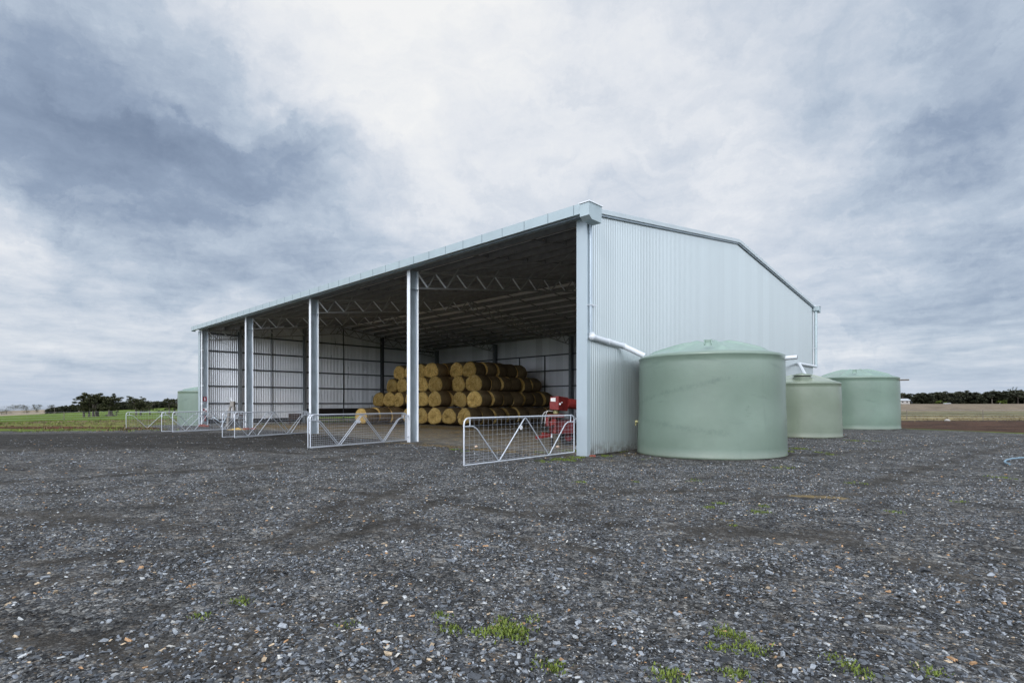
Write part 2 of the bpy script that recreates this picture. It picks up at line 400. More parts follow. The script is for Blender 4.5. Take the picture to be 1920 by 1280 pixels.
# ground: one shader for the yard and the paddocks, driven by world-space zone attributes
def ground_mat():
    t, b = mat('ground'); co = objco(t)
    gcol = t.n('ShaderNodeAttribute'); gcol.attribute_name = 'soil'
    zon = t.n('ShaderNodeAttribute'); zon.attribute_name = 'zones'      # r gravel, g dirt, b straw/moss
    zs = t.n('ShaderNodeSeparateColor'); t.l(zon.outputs['Color'], zs.inputs[0])
    # crushed slate
    def vor(sc, rnd=1.0):
        nd = t.n('ShaderNodeTexVoronoi'); nd.inputs['Scale'].default_value = sc; nd.inputs['Randomness'].default_value = rnd
        t.l(wv, nd.inputs['Vector']); return nd
    wv = t.vm('ADD', co, t.vm('SCALE', t.n('ShaderNodeTexNoise').outputs['Color']))
    wv.node.inputs[1].links[0].from_node.inputs['Scale'].default_value = .03
    v1 = vor(34); v2 = vor(75); v3 = vor(13)
    PAL = [(0, (.010, .0095, .009)), (.38, (.026, .0255, .025)), (.60, (.062, .063, .064)), (.80, (.135, .140, .147)), (.88, (.25, .255, .26)), (.90, (.24, .17, .10)), (.95, (.36, .36, .35)), (1, (.52, .51, .48))]
    def pal(vn):
        s_ = t.n('ShaderNodeSeparateColor'); t.l(vn.outputs['Color'], s_.inputs[0]); return t.ramp(s_.outputs[0], PAL)
    c = t.mix(.5, pal(v1), pal(v2)); c = t.mix(.22, c, pal(v3))
    fines = t.ramp(t.noise(co, 60, 4, .7), [(.3, (.014, .0125, .0105)), (.7, (.072, .063, .052))])
    m1 = t.noise(co, .55, 6, .62); m2 = t.noise(stretch(t, co, 1, 1, 1), 3.2, 5, .65); m3 = t.noise(co, .16, 4, .6)
    fm = t.m('ADD', t.m('MULTIPLY', m1, .5), t.m('ADD', t.m('MULTIPLY', m2, .3), t.m('MULTIPLY', m3, .2)))
    fm = t.m('ADD', fm, t.m('MULTIPLY', zs.outputs[1], .26))
    fmask = t.maprange(fm, .50, .62)
    c = t.mix(t.m('MULTIPLY', fmask, .7), c, fines)
    blot = t.maprange(t.noise(co, 1.3, 7, .7), .35, .65, .60, 1.30)
    blot = t.m('MULTIPLY', blot, t.m('SUBTRACT', 1.0, t.m('MULTIPLY', t.maprange(t.m('ADD', zs.outputs[1], t.m('SUBTRACT', m2, .5)), .35, .8), .42)))
    cb = t.vm('SCALE', c); t.l(blot, cb.node.inputs['Scale']); c = cb
    sn = t.noise(stretch(t, co, 1, 1, 1), 2.3, 7, .72)
    straw = t.ramp(t.noise(co, 18, 5, .7), [(.3, (.09, .065, .03)), (.7, (.30, .22, .10))])
    sm_ = t.maprange(t.m('ADD', sn, t.m('MULTIPLY', t.m('SUBTRACT', zs.outputs[2], .5), .6)), .46, .60)
    c = t.mix(t.m('MULTIPLY', sm_, t.m('MINIMUM', t.m('MULTIPLY', zs.outputs[2], 3.0), .8)), c, straw)
    inn = t.n('ShaderNodeAttribute'); inn.attribute_name = 'floor'
    c = t.mix(t.m('MULTIPLY', inn.outputs['Fac'], .62), c, t.ramp(t.noise(co, 2.2, 10, .8), [(.38, (.10, .095, .088)), (.62, (.36, .335, .29))]))
    # paddock soil / pasture
    f1 = t.noise(co, .35, 8, .7); f2 = t.noise(co, 2.5, 7, .75); f3 = t.noise(co, .06, 5, .6)
    fv = t.m('ADD', t.m('MULTIPLY', f1, .45), t.m('ADD', t.m('MULTIPLY', f2, .35), t.m('MULTIPLY', f3, .2)))
    k = t.maprange(fv, .38, .60, .38, 1.55)
    fc = t.vm('SCALE', gcol.outputs['Color']); t.l(k, fc.node.inputs['Scale'])
    edge = t.m('ADD', zs.outputs[0], t.m('MULTIPLY', t.m('SUBTRACT', t.noise(co, 1.1, 6, .7), .5), .9))
    col = t.mix(t.maprange(edge, .42, .58), fc, c)
    t.l(col, b.inputs['Base Color'])
    b.inputs['Roughness'].default_value = .9; b.inputs['Specular IOR Level'].default_value = .12
    h = t.m('ADD', t.m('MULTIPLY', v1.outputs['Distance'], -.9), t.m('MULTIPLY', v2.outputs['Distance'], -.4))
    h = t.m('MULTIPLY', h, t.m('SUBTRACT', 1.0, t.m('MULTIPLY', fmask, .6)))
    h = t.m('ADD', h, t.m('MULTIPLY', t.noise(co, 5, 6, .7), 2.0))
    bump(t, b, h, .9, .03)
ground_mat()
def stone_mat():
    t, b = mat('slate_stone'); at = t.n('ShaderNodeAttribute'); at.attribute_name = 'tint'
    co = objco(t); nf = t.noise(co, 60, 4, .6)
    cs = t.vm('SCALE', at.outputs['Color']); t.l(t.maprange(nf, .3, .7, .75, 1.25), cs.node.inputs['Scale']); t.l(cs, b.inputs['Base Color'])
    b.inputs['Roughness'].default_value = .62; b.inputs['Specular IOR Level'].default_value = .45
stone_mat()

# ------------------------------------------------------------------ terrain
def sstep(a, b, x):
    t = np.clip((x - a) / (b - a), 0, 1); return t * t * (3 - 2 * t)
def fbm(x, y, sc, seed=0, oct=4):
    out = np.zeros_like(x, dtype=float); amp = 1; tot = 0
    rg = np.random.default_rng(seed)
    for o in range(oct):
        acc = np.zeros_like(out)
        for k in range(6):
            a = rg.uniform(0, 2 * math.pi); ph = rg.uniform(0, 6.28); fr = sc * (2 ** o) * rg.uniform(.6, 1.4)
            acc += np.sin((x * math.cos(a) + y * math.sin(a)) * fr * 2 * math.pi + ph)
        out += acc / 6 * amp; tot += amp; amp *= .55
    return out / tot * 1.6
def camco(x, y):
    dx, dy = x - CAM[0], y - CAM[1]
    return dx * RIGHT[0] + dy * RIGHT[1], dx * FWD[0] + dy * FWD[1]
NODES = [0, 45, 120, 250, 420, 600, 800, 3000]
def height(x, y):
    x = np.asarray(x, float); y = np.asarray(y, float)
    a, b = camco(x, y); th = np.degrees(np.arctan2(a, b)); r = np.hypot(a, b)
    bb = r * .78
    L = np.interp(bb, NODES, [0, 0, -1.7, -3.8, -5.9, -3.9, -9, -60])
    Mx = np.interp(bb, NODES, [0, 0, -.74, .14, .5, .6, -1, -30])
    Rr = np.interp(bb, NODES, [0, 0, .3, 1.5, 1.9, 1.9, 1.5, 0])
    wl = np.clip((th + 31) / (-43 + 31), 0, 1.15); wm = sstep(-12, -31, th); wr = sstep(15, 33, th)
    z = (Mx * (1 - wl) + L * wl) * wm + Rr * wr
    # yard: falls a little towards the far left bay, rises a little along the tanks, fine wheel-worn unevenness
    z = z - .20 * sstep(-25, -37, x) * sstep(60, 30, r) * sstep(40, 5, np.abs(y))
    z = z + .06 * sstep(8, 3, np.abs(x - 3)) * sstep(0, 4, y) * sstep(40, 24, y)
    for (tx_, ty_, tr_) in ((2.29, 3.34, 2.22), (1.745, 14.46, 1.66), (1.3, 26.6, 2.42)):
        z = z + .05 * np.exp(-((np.hypot(x - tx_, y - ty_) - tr_ - .1) / .3) ** 2)
    inside = (x > -36.5) & (x < .3) & (y > -.6) & (y < 23)
    rough = fbm(x, y, .22, 3, 4) * .022
    near_t = sstep(0, 1.0, np.maximum(np.maximum(.2 - x, 0) * 0, np.abs(x - 2.2) - 2.6 + 0 * y)) 
    z = z + np.where(inside, rough * .2, rough * np.clip(sstep(.3, 3, -y) + .25, 0, 1))
    return z
def gz(x, y): return float(height(np.array([x]), np.array([y]))[0])
def gpt(px, py, z=0.0):
    dpt = (CH - z) * F / (py - HY); v = ray(px, HY) * dpt
    return (CAM[0] + v.x, CAM[1] + v.y)

def blob(x, y, c, rx, ry, ang=0.0):
    dx, dy = x - c[0], y - c[1]; ca, sa = math.cos(ang), math.sin(ang)
    u = (dx * ca + dy * sa) / rx; v = (-dx * sa + dy * ca) / ry
    return np.exp(-(u * u + v * v))
def seg(x, y, p, q, wd):
    px_, py_ = p; qx, qy = q; dx, dy = qx - px_, qy - py_; L2 = dx * dx + dy * dy
    t = np.clip(((x - px_) * dx + (y - py_) * dy) / L2, 0, 1)
    dd = np.hypot(x - px_ - t * dx, y - py_ - t * dy); return np.exp(-(dd / wd) ** 2)

def zones(x, y):
    a, b = camco(x, y); th = np.degrees(np.arctan2(a, b)); n = fbm(x, y, .12, 9, 4) * 1.0
    n2 = fbm(x, y, .03, 21, 3)
    r = np.hypot(a, b); bb = np.where(b > 0, b, 999)
    left = th < 0
    gend = np.where(left, np.interp(th, [-60, -43, -35, -30], [28, 33.5, 35.0, 38.5]), np.interp(th, [25, 36, 43, 60], [36, 33.4, 28.8, 26]))
    gend = np.where((x > -40) & (x < 1) & (y > -3) & (y < 25), 90.0, gend)
    gend = np.where(b < 3, 30.0, gend)
    grav = sstep(.9, -.9, (np.where(b > 3, b, r) - gend) + n * .35)
    soil = np.zeros((len(x), 3))
    def put(wt, c):
        nonlocal soil; soil = soil * (1 - wt[:, None]) + np.array(c)[None] * wt[:, None]
    G1 = (.085, .115, .018); RED = (.070, .026, .014); ROUGH = (.125, .128, .036); DRY = (.120, .082, .052); BRT = (.078, .118, .014); PALE = (.22, .180, .130)
    e = b + n * 1.0
    put(np.ones_like(x), G1)
    lw = left.astype(float)
    put(lw * sstep(35.8, 37.0, e), RED); put(lw * sstep(39.0, 40.6, e), ROUGH); put(lw * sstep(40.5, 56, e) * sstep(-.1, .35, fbm(x, y, .22, 33, 5)) * .75, DRY)
    put(lw * sstep(54, 57, e), DRY); put(lw * sstep(61, 64, e), BRT)
    put(lw * sstep(255, 275, b), PALE)
    rw = 1 - lw
    put(rw * sstep(0, 1.5, e - gend), (.062, .034, .022)); put(rw * sstep(48, 50, e), (.045, .030, .022)); put(rw * sstep(51, 54, e), (.20, .165, .085))
    put(rw * sstep(62, 70, e), (.13, .118, .062)); put(rw * sstep(92, 110, e), (.165, .130, .092))
    # yard marks
    dirt = np.clip(.8 * sstep(17, 21, b) * sstep(32.5, 28.5, b) * sstep(-8, -22, th) * (x < 6), 0, 1)
    for p, q, wd, k in [((2, 1000), (560, 905), .22, .4), ((600, 955), (1120, 1035), .20, .5), ((1120, 1035), (1500, 1075), .20, .45), ((420, 865), (640, 905), .12, .45),
                        ((560, 1000), (640, 940), .2, .5), ((0, 960), (420, 1000), .3, .4), ((800, 960), (1250, 965), .16, .35), ((1560, 1000), (1900, 1120), .3, .3), ((20, 1190), (420, 1240), .2, .5), ((1480, 860), (1860, 830), .3, .5), ((1640, 905), (1900, 835), .25, .45),
                        ((600, 915), (1150, 985), .14, .6), ((1150, 985), (1560, 1010), .14, .55), ((0, 1060), (520, 1010), .14, .55), ((0, 1105), (560, 1035), .14, .5), ((520, 1010), (780, 905), .16, .5), ((560, 1035), (900, 912), .16, .5), ((0, 905), (430, 878), .3, .6), ((430, 878), (700, 850), .3, .5), ((0, 930), (520, 897), .25, .5), ((300, 835), (560, 850), .3, .7), ((1000, 930), (1700, 905), .16, .4), ((1000, 948), (1750, 922), .16, .4)]:
        dirt = np.maximum(dirt, k * seg(x, y, gpt(*p), gpt(*q), wd))
    for (tx_, ty_, tr_) in ((2.29, 3.34, 2.2), (1.745, 14.46, 1.66), (1.3, 26.6, 2.42)):
        dirt = np.maximum(dirt, .9 * np.exp(-((np.hypot(x - tx_, y - ty_) - tr_) / .22) ** 2))
    dirt = np.maximum(dirt, .8 * np.exp(-(x / .25) ** 2) * (y > -.3) * (y < 23))
    inside = ((x > -36.3) & (x < -.1) & (y > .1) & (y < 22.7)).astype(float)
    straw = inside * (.34 + .5 * sstep(2, 9, y) * sstep(-10, -14, x)) + inside * .3 * sstep(.0, 3, y)
    straw = np.maximum(straw, .9 * seg(x, y, (-26, 1.5), (-34, 3.0), 2.2) * inside)
    straw = np.maximum(straw, .55 * seg(x, y, (-1.5, -.3), (-10.5, -.6), .5))
    straw = np.maximum(straw, .5 * seg(x, y, gpt(1190, 967), gpt(1380, 977), .10))
    straw = np.maximum(straw, .85 * seg(x, y, gpt(1500, 930), gpt(1570, 934), .25))
    dirt = np.maximum(dirt, inside * .35)
    return grav, dirt, straw, soil

def build_ground():
    # polar sheet about the viewpoint: fine where the photo looks, coarse behind
    ths = np.concatenate([np.arange(-54, 54, .27), np.arange(54, 306, 4.0)])
    rs = np.concatenate([np.linspace(.0, 2.0, 4), 2.0 * (1.0178 ** np.arange(1, 330))]); rs = np.concatenate([rs[rs < 700], [1000, 1600, 3000]])
    T, Rr = np.meshgrid(np.radians(ths), rs); nr, nt = T.shape
    a = Rr * np.sin(T); b = Rr * np.cos(T)
    x = (CAM[0] + a * RIGHT[0] + b * FWD[0]).ravel(); y = (CAM[1] + a * RIGHT[1] + b * FWD[1]).ravel()
    z = height(x, y); V = np.stack([x, y, z], 1)
    i, j = np.meshgrid(np.arange(nr - 1), np.arange(nt), indexing='ij'); j2 = (j + 1) % nt
    Q = np.stack([i * nt + j, i * nt + j2, (i + 1) * nt + j2, (i + 1) * nt + j], -1).reshape(-1, 4)[:, ::-1]
    Q = Q[:, ::-1]
    grav, dirt, straw, soil = zones(x, y)
    Z = np.stack([grav, dirt, np.clip(straw, 0, 1)], 1)
    fl = sstep(-.1, .7, y) * (x > -36.1) * (x < -.05) * (y < 22.6); FL = np.stack([fl] * 3, 1)
    fc = grav[Q].mean(1) > .5
    for nm, sel, lab in (('gravel_yard', fc, 'dark crushed slate yard around the hay shed'), ('field', ~fc, 'paddocks and bare soil beyond the gravel yard')):
        q = Q[sel]; used = np.unique(q); mp = np.full(len(V), -1); mp[used] = np.arange(len(used))
        o = np_mesh(nm, V[used], mp[q], M['ground'], cols={'zones': Z[used], 'soil': soil[used], 'floor': FL[used]}, smooth=True)
        tag(o, kind='structure', label=lab)
build_ground()

# loose slate lying on the yard
def build_stones():
    lib = []
    PALS = np.array([(.020, .021, .022), (.042, .046, .053), (.078, .087, .100), (.135, .149, .170), (.22, .238, .262), (.34, .35, .355), (.34, .20, .10), (.40, .31, .21), (.44, .43, .40)])
    PW = np.array([.21, .24, .20, .15, .10, .055, .016, .022, .010])
    allV, allF, allC = [], [], []; base = 0
    corner = np.array([(-1, -1, -1), (1, -1, -1), (1, 1, -1), (-1, 1, -1), (-1, -1, 1), (1, -1, 1), (1, 1, 1), (-1, 1, 1)], float)
    quad = np.array([(0, 3, 2, 1), (4, 5, 6, 7), (0, 1, 5, 4), (1, 2, 6, 5), (2, 3, 7, 6), (3, 0, 4, 7)])
    specs = [(2.3, 6.5, 24000, .008, .024), (2.3, 6.5, 42000, .004, .010), (6.5, 15, 70000, .008, .020), (15, 34, 52000, .014, .030), (2.3, 7, 260, .024, .038)]
    for r0, r1, n, s0, s1 in specs:
        th = np.radians(RNG.uniform(-50, 50, n)); rr = np.sqrt(RNG.uniform(r0 ** 2, r1 ** 2, n))
        a, b = rr * np.sin(th), rr * np.cos(th)
        x = CAM[0] + a * RIGHT[0] + b * FWD[0]; y = CAM[1] + a * RIGHT[1] + b * FWD[1]
        den = .52 + .75 * fbm(x, y, .35, 5, 4) + .6 * fbm(x, y, 1.6, 6, 3)
        # heaped bands: heavier stone close to the camera and along the right
        den += .45 * sstep(4.6, 3.2, rr) + .12 * sstep(0, 20, np.degrees(th))
        _, dirt, _, _ = zones(x, y); den -= dirt * np.where(rr > 15, .4, .5)
        ins = ((x > -36.3) & (x < .4) & (y > -.3)); tank = (np.hypot(x - 2.3, y - 3.34) < 2.45)
        keep = (RNG.uniform(0, 1, n) < den) & ~ins & ~tank
        x, y = x[keep], y[keep]; n = len(x)
        if n == 0: continue
        sz = s0 + (s1 - s0) * RNG.uniform(0, 1, n) ** 2.2
        sc = np.stack([sz * RNG.uniform(.85, 1.6, n), sz * RNG.uniform(.40, .85, n), sz * RNG.uniform(.14, .45, n)], 1)
        P = corner[None] * np.array([1, 1, 1]) * (1 + RNG.uniform(-.45, .15, (n, 8, 3))) * sc[:, None, :]
        P[:, 4:, :2] *= RNG.uniform(.55, .95, (n, 1, 1))
        yaw = RNG.uniform(0, 2 * math.pi, n); tl = RNG.normal(0, .33, n); tl2 = RNG.normal(0, .33, n)
        # tilt
        X, Y, Z = P[..., 0], P[..., 1], P[..., 2]
        Z2 = Z * np.cos(tl)[:, None] + X * np.sin(tl)[:, None]; X2 = X * np.cos(tl)[:, None] - Z * np.sin(tl)[:, None]
        Z3 = Z2 * np.cos(tl2)[:, None] + Y * np.sin(tl2)[:, None]; Y3 = Y * np.cos(tl2)[:, None] - Z2 * np.sin(tl2)[:, None]
        X4 = X2 * np.cos(yaw)[:, None] - Y3 * np.sin(yaw)[:, None]; Y4 = X2 * np.sin(yaw)[:, None] + Y3 * np.cos(yaw)[:, None]
        z0 = height(x, y) + sc[:, 2] * .55
        V = np.stack([X4 + x[:, None], Y4 + y[:, None], Z3 + z0[:, None]], -1).reshape(-1, 3)
        Fq = (quad[None] + (np.arange(n) * 8)[:, None, None]).reshape(-1, 4) + base
        ci = RNG.choice(len(PALS), n, p=PW / PW.sum()); c = PALS[ci] * RNG.uniform(.7, 1.25, (n, 1)); _, dk, _, _ = zones(x, y); c = c * (1 - .5 * (dk * (np.hypot(x - CAM[0], y - CAM[1]) > 15)))[:, None]
        allV.append(V); allF.append(Fq); allC.append(np.repeat(c, 8, 0)); base += n * 8
    V = np.concatenate(allV); Fq = np.concatenate(allF); C = np.concatenate(allC)
    o = np_mesh('slate_gravel', V, Fq, M['slate_stone'], cols={'tint': C})
    tag(o, 'loose blue grey slate chips strewn over the yard in front of the camera', 'gravel', kind='stuff')
build_stones()

# grass tufts in the gravel, one ground-cover object
def blades(spots, name, label, cat, matname, hgt=.07, lie=False):
    Vs, Fs, T = [], [], []; base = 0
    for (cx, cy, rx, ry, n, k) in spots:
        m = max(1, int(n if lie else n * .5)); nt = max(4, m // 9)
        # clumps inside the patch
        ca = RNG.normal(0, .62, (nt, 2)) * np.array([rx, ry]); idx = RNG.integers(0, nt, m)
        p = ca[idx] + RNG.normal(0, .035 * (1 + min(rx, 2)), (m, 2)); x = cx + p[:, 0]; y = cy + p[:, 1]
        z = height(x, y); h = hgt * k * RNG.uniform(.35, 1.15, m); wd = (.003 + .002 * min(rx, 1) + .003 * k + (.014 if hgt == .11 and not lie else 0)) * RNG.uniform(.6, 1.4, m) * (1.3 if lie else 1)
        ya = RNG.uniform(0, 2 * math.pi, m); dx, dy = np.cos(ya), np.sin(ya)
        ln = RNG.uniform(.2, 1.0, m) * h
        if lie: ln = h * 3; h = h * .12
        A = np.stack([x - dy * wd, y + dx * wd, z], 1); B = np.stack([x + dy * wd, y - dx * wd, z], 1)
        Cc = np.stack([x + dx * ln * .45 + dy * wd * .7, y + dy * ln * .45 - dx * wd * .7, z + h * .7], 1); D = np.stack([x + dx * ln * .45 - dy * wd * .7, y + dy * ln * .45 + dx * wd * .7, z + h * .7], 1)
        E_ = np.stack([x + dx * ln, y + dy * ln, z + h], 1)
        V = np.stack([A, B, Cc, D, E_, E_ + np.array([0, 0, .0005])], 1).reshape(-1, 3)
        q = np.array([(0, 1, 2, 3), (3, 2, 4, 5)])
        Fs.append((q[None] + (np.arange(m) * 6)[:, None, None]).reshape(-1, 4) + base); Vs.append(V); T.append(np.repeat(RNG.uniform(0, 1, m), 6)); base += m * 6
    t = np.concatenate(T); o = np_mesh(name, np.concatenate(Vs), np.concatenate(Fs), M[matname], cols={'tone': np.stack([t] * 3, 1)})
    return tag(o, label, cat, kind='stuff')
def spot(px, py, wpx, n, k=1.0):
    x, y = gpt(px, py); dpt = CH * F / (py - HY); rx = wpx / F * dpt / 2
    return (x, y, rx, rx * .8, n, k)
sp_ = [spot(955, 1180, 60, 900, .8), spot(905, 1183, 25, 160, .7), spot(845, 1178, 22, 220, .7), spot(830, 1155, 22, 180, .6), spot(940, 1162, 14, 120, .7), spot(1000, 1160, 14, 90, .6), spot(450, 1128, 30, 220, .6), spot(375, 1155, 25, 130, .5), spot(650, 1172, 14, 60, .6),
       spot(1365, 1185, 45, 420, .7), spot(1350, 1210, 25, 200, .7), spot(1410, 1215, 40, 300, .7), spot(1250, 1265, 40, 350, .7), spot(1380, 1262, 35, 250, .7), spot(1040, 1245, 30, 220, .7), spot(1020, 1240, 18, 120, .6), spot(1610, 1262, 40, 250, .6), spot(1745, 1262, 35, 150, .6), spot(1570, 1235, 30, 150, .6),
       spot(1425, 962, 30, 300, .7), spot(1355, 943, 25, 220, .7), spot(1328, 951, 16, 160, .7), spot(1435, 950, 18, 160, .7), spot(1375, 986, 14, 90, .6), spot(1090, 905, 22, 260, .8), spot(1195, 903, 12, 80, .8), spot(1300, 900, 22, 120, .8), spot(1470, 878, 40, 260, .8),
       spot(1500, 845, 28, 420, 1.4), spot(1540, 852, 26, 200, 1.0), spot(1560, 856, 22, 150, 1.0), spot(1600, 905, 40, 160, .7), spot(1680, 960, 30, 120, .7), spot(1800, 940, 25, 90, .7), spot(1885, 897, 40, 200, .9), spot(1600, 829, 26, 260, 1.2), spot(1640, 830, 30, 120, 1.0),
       spot(1060, 862, 50, 900, 1.2), spot(1020, 865, 40, 300, .9), spot(1085, 858, 30, 500, 1.3), spot(1130, 855, 30, 260, 1.2), spot(1160, 849, 26, 120, 1.0), spot(855, 843, 22, 260, 1.2), spot(870, 846, 16, 120, 1.0),
       spot(1210, 862, 20, 60, .8), spot(1285, 860, 30, 160, 1.2), spot(1350, 864, 40, 130, 1.3), spot(1450, 860, 26, 220, 1.8), spot(1480, 851, 22, 150, 1.6), spot(1390, 865, 50, 150, 1.2), spot(1320, 863, 50, 120, 1.1), spot(1070, 846, 40, 400, 1.3), spot(1015, 848, 40, 260, 1.0)]
blades(sp_, 'grass', 'short green grass and weeds sprouting through the gravel', 'grass', 'grass_blade', .036)
inner = [(-35.4, 9 + .7 * i, .35, .4, 160, 2.6) for i in range(10)] + [(-34.9, 2.5 + .8 * i, .4, .5, 60, 2.0) for i in range(6)]
blades(inner, 'grass', 'green grass growing along the foot of the shed wall inside', 'grass', 'grass_blade')
blades([(-22, 9.5, 9, 1.6, 5000, 1.6), (-16.5, 15, 1.4, 4, 1600, 1.6), (-29, 3.5, 5, 2, 3500, 1.6), (-10, 4, 8, 3.5, 1500, 1.3), (-5.5, -.3, 4.5, .35, 700, .8), (-19, 5, 8, 2.5, 1800, 1.4)], 'straw', 'loose straw littering the shed floor in front of the bales', 'straw', 'straw_blade', .11, True)

fs, fd, fr = [], [], []
for _ in range(420):
    th = math.radians(random.uniform(-52, -29)); bb_ = random.uniform(33, 62); a_ = bb_ * math.tan(th)
    x = CAM[0] + a_ * RIGHT[0] + bb_ * FWD[0]; y = CAM[1] + a_ * RIGHT[1] + bb_ * FWD[1]
    if x > -38.5 and y > -3: continue
    (fs if random.random() < .5 else fd).append((x, y, random.uniform(.6, 2.2), random.uniform(.6, 2.2), 46, random.uniform(.5, 1.2)))
for _ in range(300):
    th = math.radians(random.uniform(32, 52)); bb_ = random.uniform(50, 75); a_ = bb_ * math.tan(th)
    fr.append((CAM[0] + a_ * RIGHT[0] + bb_ * FWD[0], CAM[1] + a_ * RIGHT[1] + bb_ * FWD[1], random.uniform(.6, 2.4), random.uniform(.6, 2), 44, random.uniform(.4, 1.0)))
blades(fs, 'grass', 'rough green pasture tufts in the strip beyond the gravel on the left', 'grass', 'grass_blade', .11)
blades(fd + fr, 'dry_grass', 'dead brown grass tufts along the rough strips beyond the gravel', 'grass', 'dry_blade', .11)

# ------------------------------------------------------------------ shed
LX, WY = 36.1, 22.6                                      # length of the open side, depth
FR = [-.18, -9.1, -18.0, -27.0, -35.8]                   # frames
def zroof(y): return 7.42 + .129 * min(y, WY - y)
shed = empty('hay_shed', (0, 0, 0), label='large open fronted galvanised steel hay shed with a corrugated side wall', cat='shed')

def corr_wall(name, mname, axis, fixed, u0, u1, ztop, pitch=.1, amp=.009, z0=.07, split=None):
    nseg = int((u1 - u0) / pitch * 6); u = np.linspace(u0, u1, nseg + 1)
    off = amp * np.sin(2 * math.pi * u / pitch)
    zt = np.array([ztop(q) for q in u])
    lev = [np.full_like(u, z0), np.full_like(u, 2.5), np.full_like(u, 5.0), zt]; V = []
    for zl in lev:
        if axis == 'y': V.append(np.stack([fixed + off, u, zl], 1))
        else: V.append(np.stack([u, fixed + off, zl], 1))
    n = nseg + 1; V = np.concatenate(V); Q = []
    i = np.arange(nseg)
    for k in range(len(lev) - 1): Q.append(np.stack([k * n + i, k * n + i + 1, (k + 1) * n + i + 1, (k + 1) * n + i], 1))
    return np_mesh(name, V, np.concatenate(Q), M[mname], shed, smooth=True)
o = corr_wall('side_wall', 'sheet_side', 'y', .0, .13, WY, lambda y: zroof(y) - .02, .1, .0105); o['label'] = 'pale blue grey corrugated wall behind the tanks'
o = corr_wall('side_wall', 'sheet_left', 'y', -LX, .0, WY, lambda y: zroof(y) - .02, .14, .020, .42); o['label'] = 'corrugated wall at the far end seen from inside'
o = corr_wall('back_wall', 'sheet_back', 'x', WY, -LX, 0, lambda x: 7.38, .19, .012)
# roof sheets
for sgn in (0, 1):
    nseg = 1080; u = np.linspace(-LX - .05, .06, nseg + 1); off = .012 * np.sin(2 * math.pi * u / .2)
    ya, yb = (-.22, WY / 2) if sgn == 0 else (WY + .22, WY / 2)
    za, zb = 7.42 - .129 * .22, zroof(WY / 2)
    V = np.concatenate([np.stack([u, np.full_like(u, ya), za + off], 1), np.stack([u, np.full_like(u, yb), zb + off], 1)])
    i = np.arange(nseg); Q = np.stack([i, i + 1, nseg + 1 + i + 1, nseg + 1 + i], 1)
    np_mesh('roof', V, Q, M['sheet_roof'], shed, smooth=True)
b = MB(); b.tube([(-LX - .08, WY / 2, zroof(WY / 2) + .0), (.09, WY / 2, zroof(WY / 2) + .0)], .06, 10); b.build('ridge_cap', M['flashing'], shed)
# barge capping on both gables
for xg in (.02, -LX - .12):
    for s_ in (0, 1):
        m_ = MB(); y0, y1 = (-.2, WY / 2) if s_ == 0 else (WY + .2, WY / 2)
        za = 7.42 - .129 * .2; zb = zroof(WY / 2)
        m_.bar((xg + .05, y0, za + .0), (xg + .05, y1, zb + .0), .10, .15); m_.build('barge_capping', M['barge_metal'], shed, .008)
        m_ = MB(); m_.bar((xg + .035, y0, za - .11), (xg + .035, y1, zb - .11), .05, .045); m_.build('barge_trim', M['galv'], shed)
# corner flashings
b = MB(); b.box(-.36, .028, -.03, .0, .03, 7.17); b.box(.0, .028, .0, .15, .03, 7.17); b.build('corner_flashing', M['flashing'], shed, .004)
b = MB(); b.box(-LX - .45, -LX - .02, -.02, .01, -.12, 7.15); b.box(-LX - .45, -LX - .42, .01, .2, -.12, 7.15); b.box(-LX - .05, -LX - .02, .01, .16, -.12, 7.15); b.build('corner_flashing', M['flashing'], shed, .004)
for k, z in enumerate((.26, 1.64, 2.98, 4.33, 5.68)):
    b = MB(); b.box(-LX - .02, -LX + .33, .03, .12, z - .06, z + .06); b.build('girt_end', M['galv_bright'], shed)
b = MB(); b.box(-LX + .02, -LX + .035, .0, .46, -.2, 7.1); b.build('flashing_return', M['steel_inside'], shed)
# gutters
def gutter(yo, sgn, xe=.12):
    b = MB(); ya, yb = yo, yo + sgn * .30
    prof = [(ya, 7.22), (yb, 7.17), (yb, 7.47), (yb - sgn * .012, 7.47), (yb - sgn * .012, 7.19), (ya + sgn * .0, 7.235)]
    if sgn > 0: prof = prof[::-1]
    b.prism(prof, (-LX - .62, xe)); b.cur = 1
    x = -.15
    while x > -LX - .5:
        b.box(x - .008, x + .008, min(yb, yb + sgn * .004), max(yb, yb + sgn * .004), 7.175, 7.468); x -= 1.0
    b.cur = 0
    b.box(-LX - .66, -LX - .62, min(ya, yb), max(ya, yb), 7.12, 7.48)
    return b.build('gutter', [M['gutter_metal'], M['gutter_seam']], shed)
gutter(-.14, -1); gutter(WY + .14, 1, -.05)
for zz_, nm in ((7.26, 'eave_strut'),):
    for y0, y1 in ((-.12, -.02), (WY + .02, WY + .12)):
        b = MB(); b.box(-LX, -.0, y0, y1, zz_ - .09, zz_ + .09); b.build(nm, M['galv'], shed)
